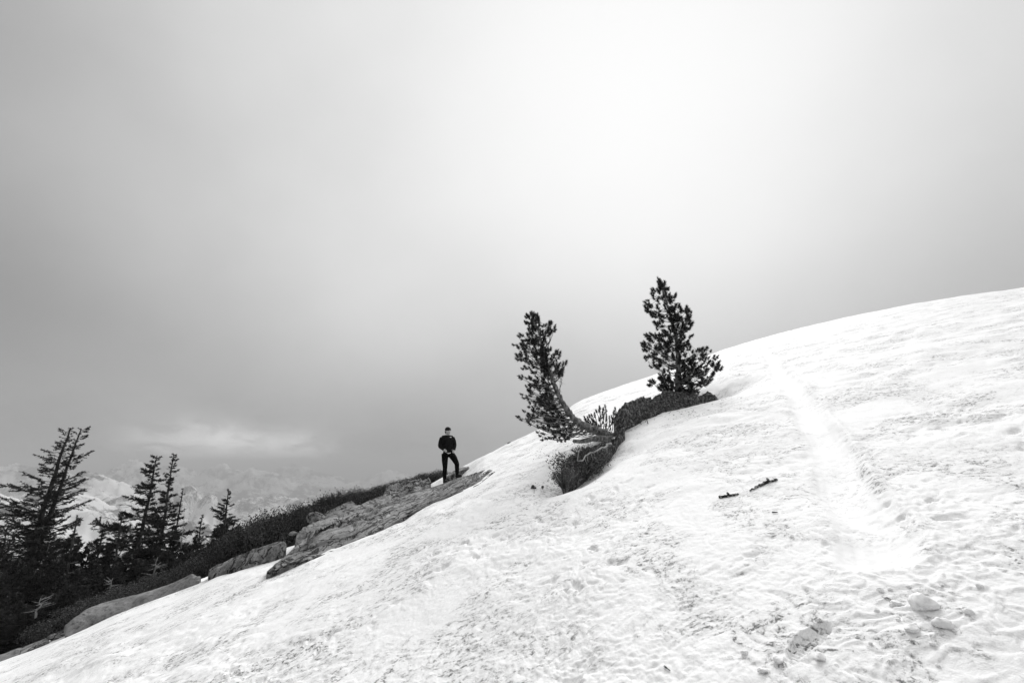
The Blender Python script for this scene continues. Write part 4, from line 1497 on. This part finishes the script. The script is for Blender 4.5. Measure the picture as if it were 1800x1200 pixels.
def stick(label, pts, rads, knob, seed):
    rr = np.random.default_rng(seed)
    P = []
    for (a, b) in pts:
        q = hit(a, b)
        P.append(q)
    P = np.array(P)
    lift = np.array(rads).max() * 0.35
    P[:, 2] = P[:, 2] + lift
    P = np.array([along(P, s) for s in np.linspace(0, 1, 18)])
    rad = np.interp(np.linspace(0, 1, 18), np.linspace(0, 1, len(rads)), rads) * (1 + 0.12 * rr.normal(size=18))
    P = P + rr.normal(size=P.shape) * 0.0025
    mb = MB()
    mb.tube(P, rad, 9)
    o = mb.build('stick', M['stick'])
    tag(o, label, 'stick')
    kb = MB()
    q = along(P, knob)
    kb.tube([q, q + np.array([0.0, 0.006, 0.018]), q + np.array([-0.008, 0.008, 0.028])], [0.013, 0.012, 0.010], 7)
    k = kb.build('knob', M['stick'])
    k.parent = o
    return o


stick('short thick dark stick lying on the snow, lower of two', [(1265, 876), (1278, 874), (1290, 872), (1298, 869)], [0.014, 0.015, 0.014, 0.010], 0.5, 1)
stick('knobbly lichen mottled stick lying on the snow, upper of two', [(1318, 865), (1330, 858), (1344, 851), (1366, 844)], [0.005, 0.010, 0.013, 0.016, 0.011], 0.72, 2)
P = [hit(1358, 903.5), hit(1367, 903)]
twig_obj('twig', 'tiny dark twig on the snow below the two sticks', [(np.array([P[0], P[1]]) + np.array([0, 0, .01]), 0.006, 0.004, 5)], M['stick'], 'twig')
P = [hit(1168, 1175), hit(1178, 1181)]
twig_obj('twig', 'small dark twig on the near snow at the bottom centre', [(np.array([P[0], P[1]]) + np.array([0, 0, .006]), 0.005, 0.002, 5)], M['stick'], 'twig')
for k, (a, b, s) in enumerate([(938, 858.5, .07), (954, 857.5, .045)]):
    q = hit(a, b)
    boulder('pebble', ['dark pebble on the snow below the leaning pine, left of two', 'small dark pebble on the snow below the leaning pine, right of two'][k], q + np.array([0, 0, .01]), (s * 1.5, s, s), M['soil'], 50 + k, 'stone')
q = hit(1140, 745)
twig_obj('twig', 'short dark splinter standing in the snow below the mound', [(np.array([q - np.array([0, 0, .05]), q + np.array([-.03, 0, .09])]), 0.013, 0.006, 5)], M['darkbark'], 'twig')
# things poking over the ridge
for k, (a, b) in enumerate([(1393, 580), (1402, 578), (1410, 576)]):
    az_, _ = azt(a, b)
    rr_ = float(rE(az_)) - 1.5
    q = atr(a, b + 4, rr_)
    P = [(np.array([q, q + np.array([random.uniform(-.15, .15), 0, .30])]), 0.03, 0.01, 5)]
    for j in range(7):
        P.append((np.array([q + np.array([0, 0, .05]), q + np.array([random.uniform(-.30, .30), random.uniform(-.2, .2), random.uniform(.1, .34)])]), 0.045, 0.012, 4))
    twig_obj('shrub_tip', ['dark shrub tip poking over the snow ridge, leftmost of three', 'dark shrub tip poking over the snow ridge, middle of three', 'dark shrub tip poking over the snow ridge, rightmost of three'][k], P, M['leaf'], 'shrub')
az_, _ = azt(1495, 556)
rr_ = float(rE(az_)) - 1.5
P = np.array([atr(1478, 560.5, rr_), atr(1492, 557.5, rr_), atr(1503, 556, rr_), atr(1514, 552, rr_)])
twig_obj('fallen_branch', 'dark branch lying on the snow ridge right of the shrub tips', [(P, 0.03, 0.05, 5)], M['darkbark'], 'branch')
q = atr(896, 778.5, float(rE(azt(896, 778)[0])))
boulder('pebble', 'tiny dark stone on the snow skyline right of the person', q, (.22, .12, .10), M['rock'], 61, 'stone')

# broken blocks of snow at the foot of the slide track
BLOCKS = [(1625, 1068, 58, 'largest slanted snow block at the foot of the slide track'), (1577, 1062, 20, 'small snow block left of the largest block'), (1655, 1100, 34, 'grey undercut snow block below the largest block'),
          (1605, 1108, 28, 'snow block below and left of the largest block'), (1702, 1080, 20, 'round snow lump right of the largest block'), (1722, 1033, 15, 'round snow lump beside the furrow right of the track'),
          (1548, 1040, 16, 'snow lump at the left lip of the track end'), (1443, 1160, 26, 'rounded snow block beside the boot print'), (1368, 1165, 24, 'snow block left of the boot print'),
          (1340, 1180, 18, 'small snow block at the bottom left of the boot print'), (1310, 1150, 15, 'small snow lump in the churned snow left of the boot print')]
for k, (a, b, s, lab) in enumerate(BLOCKS):
    q = hit(a, b)
    dep = q[1] * CT + q[2] * ST
    sz = s / FPX * dep
    boulder('snow_block', lab, q + np.array([0, 0, sz * .12]), (sz, sz * .75, sz * .55), M['snow'], 80 + k, 'snow block', 'broken snow blocks', 7, 1.0, amp=0.16)
for k in range(16):
    if k < 26:
        a, b = 1620 + random.gauss(0, 75), 1070 + random.gauss(0, 40)
    else:
        a, b = random.uniform(1100, 1480), random.uniform(1080, 1190)
    if not (1020 < b < 1195 and a < 1795):
        continue
    q = hit(a, b)
    dep = q[1] * CT + q[2] * ST
    sz = random.uniform(6, 13) / FPX * dep
    boulder('snow_lump', 'small loose snow lump near the track foot' if k < 26 else 'small loose snow lump in the churned snow left of the track foot', q + np.array([0, 0, sz * .15]), (sz, sz * .8, sz * .6), M['snow'], 140 + k, 'snow lump',
            'loose snow lumps near the track foot' if k < 26 else 'loose snow lumps left of the track foot', 6, 1.0, amp=0.2)


# ------------------------------------------------------------------ the walker
def person():
    D = PERSON_D
    F1 = at(781, 848, D)           # straight leg, foot
    up = np.array([0, 0, 1.0])

    def P(px, py, dd=0.0):
        # a point of the figure's vertical plane: right = +x, up = z
        s = D / FPX
        return F1 + np.array([(px - 781) * s, dd, (848 - py) * s * 1.0])
    root = empty('person', tuple(F1), 'person in black jacket and dark cap, hands in pockets, standing on the granite', 'person')

    def part(name, shapes, material, voxel, sm=6):
        mb = MB()
        for kind, *a in shapes:
            if kind == 't':
                mb.tube(a[0], a[1], 12)
            else:   # ellipsoid
                c, sx, sy, sz, rot = a
                th = np.linspace(0.01, math.pi - 0.01, 12)
                ph = np.linspace(0, 2 * math.pi, 16, endpoint=False)
                T, Q_ = np.meshgrid(th, ph, indexing='ij')
                V = np.stack([np.sin(T) * np.cos(Q_) * sx, np.sin(T) * np.sin(Q_) * sy, np.cos(T) * sz], -1).reshape(-1, 3)
                cz, sz_ = math.cos(rot), math.sin(rot)
                V = np.stack([V[:, 0] * cz - V[:, 1] * sz_, V[:, 0] * sz_ + V[:, 1] * cz, V[:, 2]], 1) + c
                i = np.arange(11)[:, None] * 16
                j = np.arange(16)[None]
                mb.add(V, np.stack([i + j, i + 16 + j, i + 16 + (j + 1) % 16, i + (j + 1) % 16], -1).reshape(-1, 4))
                mb.add(V[:16], None, [(0, k, k + 1) for k in range(1, 15)])
                mb.add(V[-16:], None, [(0, k + 1, k) for k in range(1, 15)])
        o = mb.build(name, material, root)
        if voxel:
            r_ = o.modifiers.new('remesh', 'REMESH')
            r_.mode = 'VOXEL'
            r_.voxel_size = voxel
            r_.use_smooth_shade = True
            s_ = o.modifiers.new('smooth', 'SMOOTH')
            s_.iterations = sm
            s_.factor = 0.5
        return o
    face = R(-48)                      # he looks to the right and towards the camera
    fd = np.array([math.cos(face), math.sin(face), 0])
    sd = np.array([-fd[1], fd[0], 0])
    hc = P(784.6, 758.8)
    neck = P(783.3, 768)
    # head, face, neck and hands: one surface
    nose = hc + fd * 0.098 + up * -0.012
    body = [('e', hc + up * 0.012, 0.098, 0.076, 0.112, face), ('e', hc + fd * 0.028 - up * 0.055, 0.064, 0.056, 0.062, face), ('e', hc + fd * 0.058 - up * 0.085, 0.030, 0.034, 0.026, face),
            ('t', [hc + fd * 0.088 + up * 0.022, nose + fd * 0.012, nose - up * 0.014], [0.009, 0.013, 0.010]),
            ('t', [hc - up * 0.07 - fd * 0.015, neck + fd * -0.02, neck - up * 0.08 - fd * 0.02], [0.056, 0.055, 0.06]),
            ('e', hc + sd * 0.078 - up * 0.008, 0.022, 0.012, 0.032, face), ('e', hc - sd * 0.078 - up * 0.008, 0.022, 0.012, 0.032, face)]
    # torso core and wrist stubs keep it one figure under the clothes
    chest, pelvis = P(783.5, 778, .02), P(785.5, 797, .02)
    body += [('t', [neck - up * .06, chest, pelvis], [0.06, 0.11, 0.11])]
    w1, w2 = P(777.6, 790.2, -.11), P(797.2, 789.5, -.03)
    body += [('t', [chest, P(775, 775, -.02), P(771.5, 784.5, -.02), w1], [0.06, 0.045, 0.038, 0.028]), ('t', [chest, P(793, 774, .03), P(797, 782, .06), w2], [0.06, 0.045, 0.038, 0.028])]
    h1, h2 = P(781.2, 792.6, -.13), P(796.2, 793.0, -.07)
    for h, w_, inx in ((h1, w1, 1.0), (h2, w2, -1.0)):
        dv = (h - w_)
        dv = dv / np.linalg.norm(dv)
        ac = np.cross(dv, np.array([0, -1.0, 0.2]))
        ac /= np.linalg.norm(ac)
        body.append(('t', [w_, w_ + (h - w_) * .6, h], [0.026, 0.034, 0.032]))
        for f in range(4):
            b0 = h + ac * (f - 1.5) * 0.019
            L = [0.062, 0.072, 0.068, 0.054][f]
            body.append(('t', [b0 - dv * .01, b0 + dv * L * .5 + np.array([0, .006, -.006]), b0 + dv * L + np.array([0, .014, -.02])], [0.0095, 0.009, 0.0075]))
        tb0 = w_ + (h - w_) * .35 + ac * 0.030
        body.append(('t', [tb0, tb0 + ac * .022 + dv * .025, tb0 + ac * .026 + dv * .055], [0.012, 0.010, 0.008]))
    part('body', body, M['skin'], 0.0075, 3)
    # eyes, brows, mouth
    for sgn in (1, -1):
        e_ = hc + fd * 0.087 + sd * sgn * 0.033 + up * 0.014
        part('eye', [('e', e_, 0.008, 0.012, 0.007, face)], M['hair'], None)
        part('eyebrow', [('t', [e_ + up * .02 + sd * .016 + fd * .002, e_ + up * .024 + fd * .005, e_ + up * .02 - sd * .016 + fd * .002], 0.0045)], M['hair'], None)
    part('mouth', [('t', [hc + fd * .082 - up * .053 + sd * .022, hc + fd * .092 - up * .052, hc + fd * .082 - up * .053 - sd * .022], 0.006)], M['lip'], None)
    # cap and the hair below it
    part('cap', [('e', hc + up * 0.052 - fd * 0.008, 0.112, 0.092, 0.086, face), ('t', [hc + up * .045 + fd * .105 + sd * .02, hc + up * .045 + fd * .108, hc + up * .045 + fd * .105 - sd * .02], 0.012),
                 ('e', hc + up * .075 - fd * .085 , 0.04, 0.045, 0.04, face)], M['hair'], 0.010, 4)
    part('hair', [('e', hc - fd * .060 - up * .015, 0.055, 0.078, 0.075, face)], M['hair'], 0.010, 3)
    # jacket
    sh1, sh2 = P(774.6, 770.6, -.02), P(792.6, 770.2, .05)
    el1, el2 = P(770.6, 785.3, 0.0), P(797.2, 782.5, 0.06)
    jk = [('e', P(783.6, 777.5, .02), 0.188, 0.135, 0.19, R(-20)), ('e', P(784.2, 786.5, .02), 0.180, 0.130, 0.16, R(-20)), ('e', P(785.0, 793, .02), 0.165, 0.122, 0.085, R(-20)),
          ('t', [sh1 + up * .0, P(783.4, 769.6, .015), sh2], [0.072, 0.085, 0.070]), ('t', [P(783.4, 771), P(783.6, 767.2)], [0.085, 0.070]),
          ('t', [sh1, (sh1 + el1) / 2 + np.array([-.012, 0, .01]), el1], [0.075, 0.068, 0.060]), ('t', [el1, (el1 + w1) / 2, w1 + (h1 - w1) * .55], [0.062, 0.058, 0.048]),
          ('t', [sh2, (sh2 + el2) / 2 + np.array([.012, 0, 0]), el2], [0.072, 0.066, 0.058]), ('t', [el2, (el2 + w2) / 2, w2 + (h2 - w2) * .75], [0.060, 0.056, 0.050])]
    part('jacket', jk, M['jacket'], 0.013, 5)
    part('zip', [('t', [P(786.0, 769.5, -.085), P(787.0, 778, -.125), P(787.2, 787, -.125), P(787.2, 795, -.12)], 0.0045)], M['shoe'], None)
    # chest mark, pale hem of a shirt below the jacket
    mb = MB()
    c = P(790.0, 769.8, -.072)
    mb.tube([c - np.array([.026, -.004, 0]), c + np.array([0, -.004, .002]), c + np.array([.026, .008, 0])], [0.010, 0.015, 0.010], 8)
    mb.build('chest_logo', M['white'], root)
    part('shirt_hem', [('t', [P(784.2, 797.2, -.090), P(787.5, 798.0, -.112), P(791.2, 797.0, -.085)], [0.010, 0.017, 0.010])], M['white'], None)
    # trousers, one surface
    a1, a2 = P(781.2, 843.0), P(803.2, 834.2, -.02)
    k1, k2 = P(781.6, 822, -.03), P(802.8, 815.5, -.10)
    hp1, hp2 = P(780.4, 798.5, .0), P(790.6, 798.5, .03)
    tr = [('e', P(785.2, 797.5, .02), 0.160, 0.120, 0.10, R(-20)), ('t', [hp1, (hp1 + k1) / 2 + np.array([-.004, 0, 0]), k1], [0.110, 0.098, 0.074]), ('t', [k1, (k1 + a1) / 2 + np.array([-.006, .02, 0]), a1], [0.074, 0.068, 0.052]),
          ('t', [hp2, (hp2 + k2) / 2 + np.array([.01, -.01, .01]), k2], [0.112, 0.100, 0.075]), ('t', [k2, (k2 + a2) / 2 + np.array([.0, .02, 0]), a2], [0.075, 0.068, 0.052])]
    part('trousers', tr, M['trouser'], 0.013, 5)
    for (ft, toe, hl) in ((P(781.2, 846.4), P(785.2, 845.6, -.14), P(780.2, 846.2, .06)), (P(803.4, 836.8, -.02), P(811.2, 836.2, -.10), P(801.8, 837.6, .03))):
        s_ = part('shoe', [('e', ft + up * .005, 0.05, 0.06, 0.05, 0), ('t', [hl + up * .0, (hl + toe) / 2 + up * .008, toe - up * .004], [0.044, 0.052, 0.040]), ('t', [ft, ft + up * .06], [0.05, 0.052])], M['shoe'], 0.012, 3)
        mb = MB()
        dv = toe - hl
        mb.tube([hl - up * .036, (hl + toe) / 2 - up * .036, toe - up * .034 + dv * .12], [0.040, 0.046, 0.032], 10)
        V = mb.v[0]
        zc = V[:, 2].mean()
        mb.v[0] = np.stack([V[:, 0], V[:, 1], zc + (V[:, 2] - zc) * 0.45 + 0], 1)
        so = mb.build('sole', M['sole'])
        so.parent = s_
        so.location = (0, 0, 0)
    return root


person()

# ------------------------------------------------------------------ the air: haze that fades the far mountains
hb = MB()
x0, x1, y0, y1, z0, z1 = -17000, 17000, -17000, 17000, -900, 190
V = [(a, b, c) for a in (x0, x1) for b in (y0, y1) for c in (z0, z1)]
hb.add(V, [(0, 1, 3, 2), (4, 6, 7, 5), (0, 4, 5, 1), (2, 3, 7, 6), (0, 2, 6, 4), (1, 5, 7, 3)])
hm = bpy.data.materials.new('haze')
hm.use_nodes = True
t = NT(hm.node_tree)
pv = t.n('ShaderNodeVolumePrincipled')
pv.inputs['Color'].default_value = (0.80, 0.80, 0.80, 1)
pv.inputs['Density'].default_value = 0.00022
pv.inputs['Anisotropy'].default_value = 0.0
t.l(pv.outputs[0], t.n('ShaderNodeOutputMaterial').inputs['Volume'])
hz = hb.build('haze', hm, smooth=False)
tag(hz, kind='stuff')
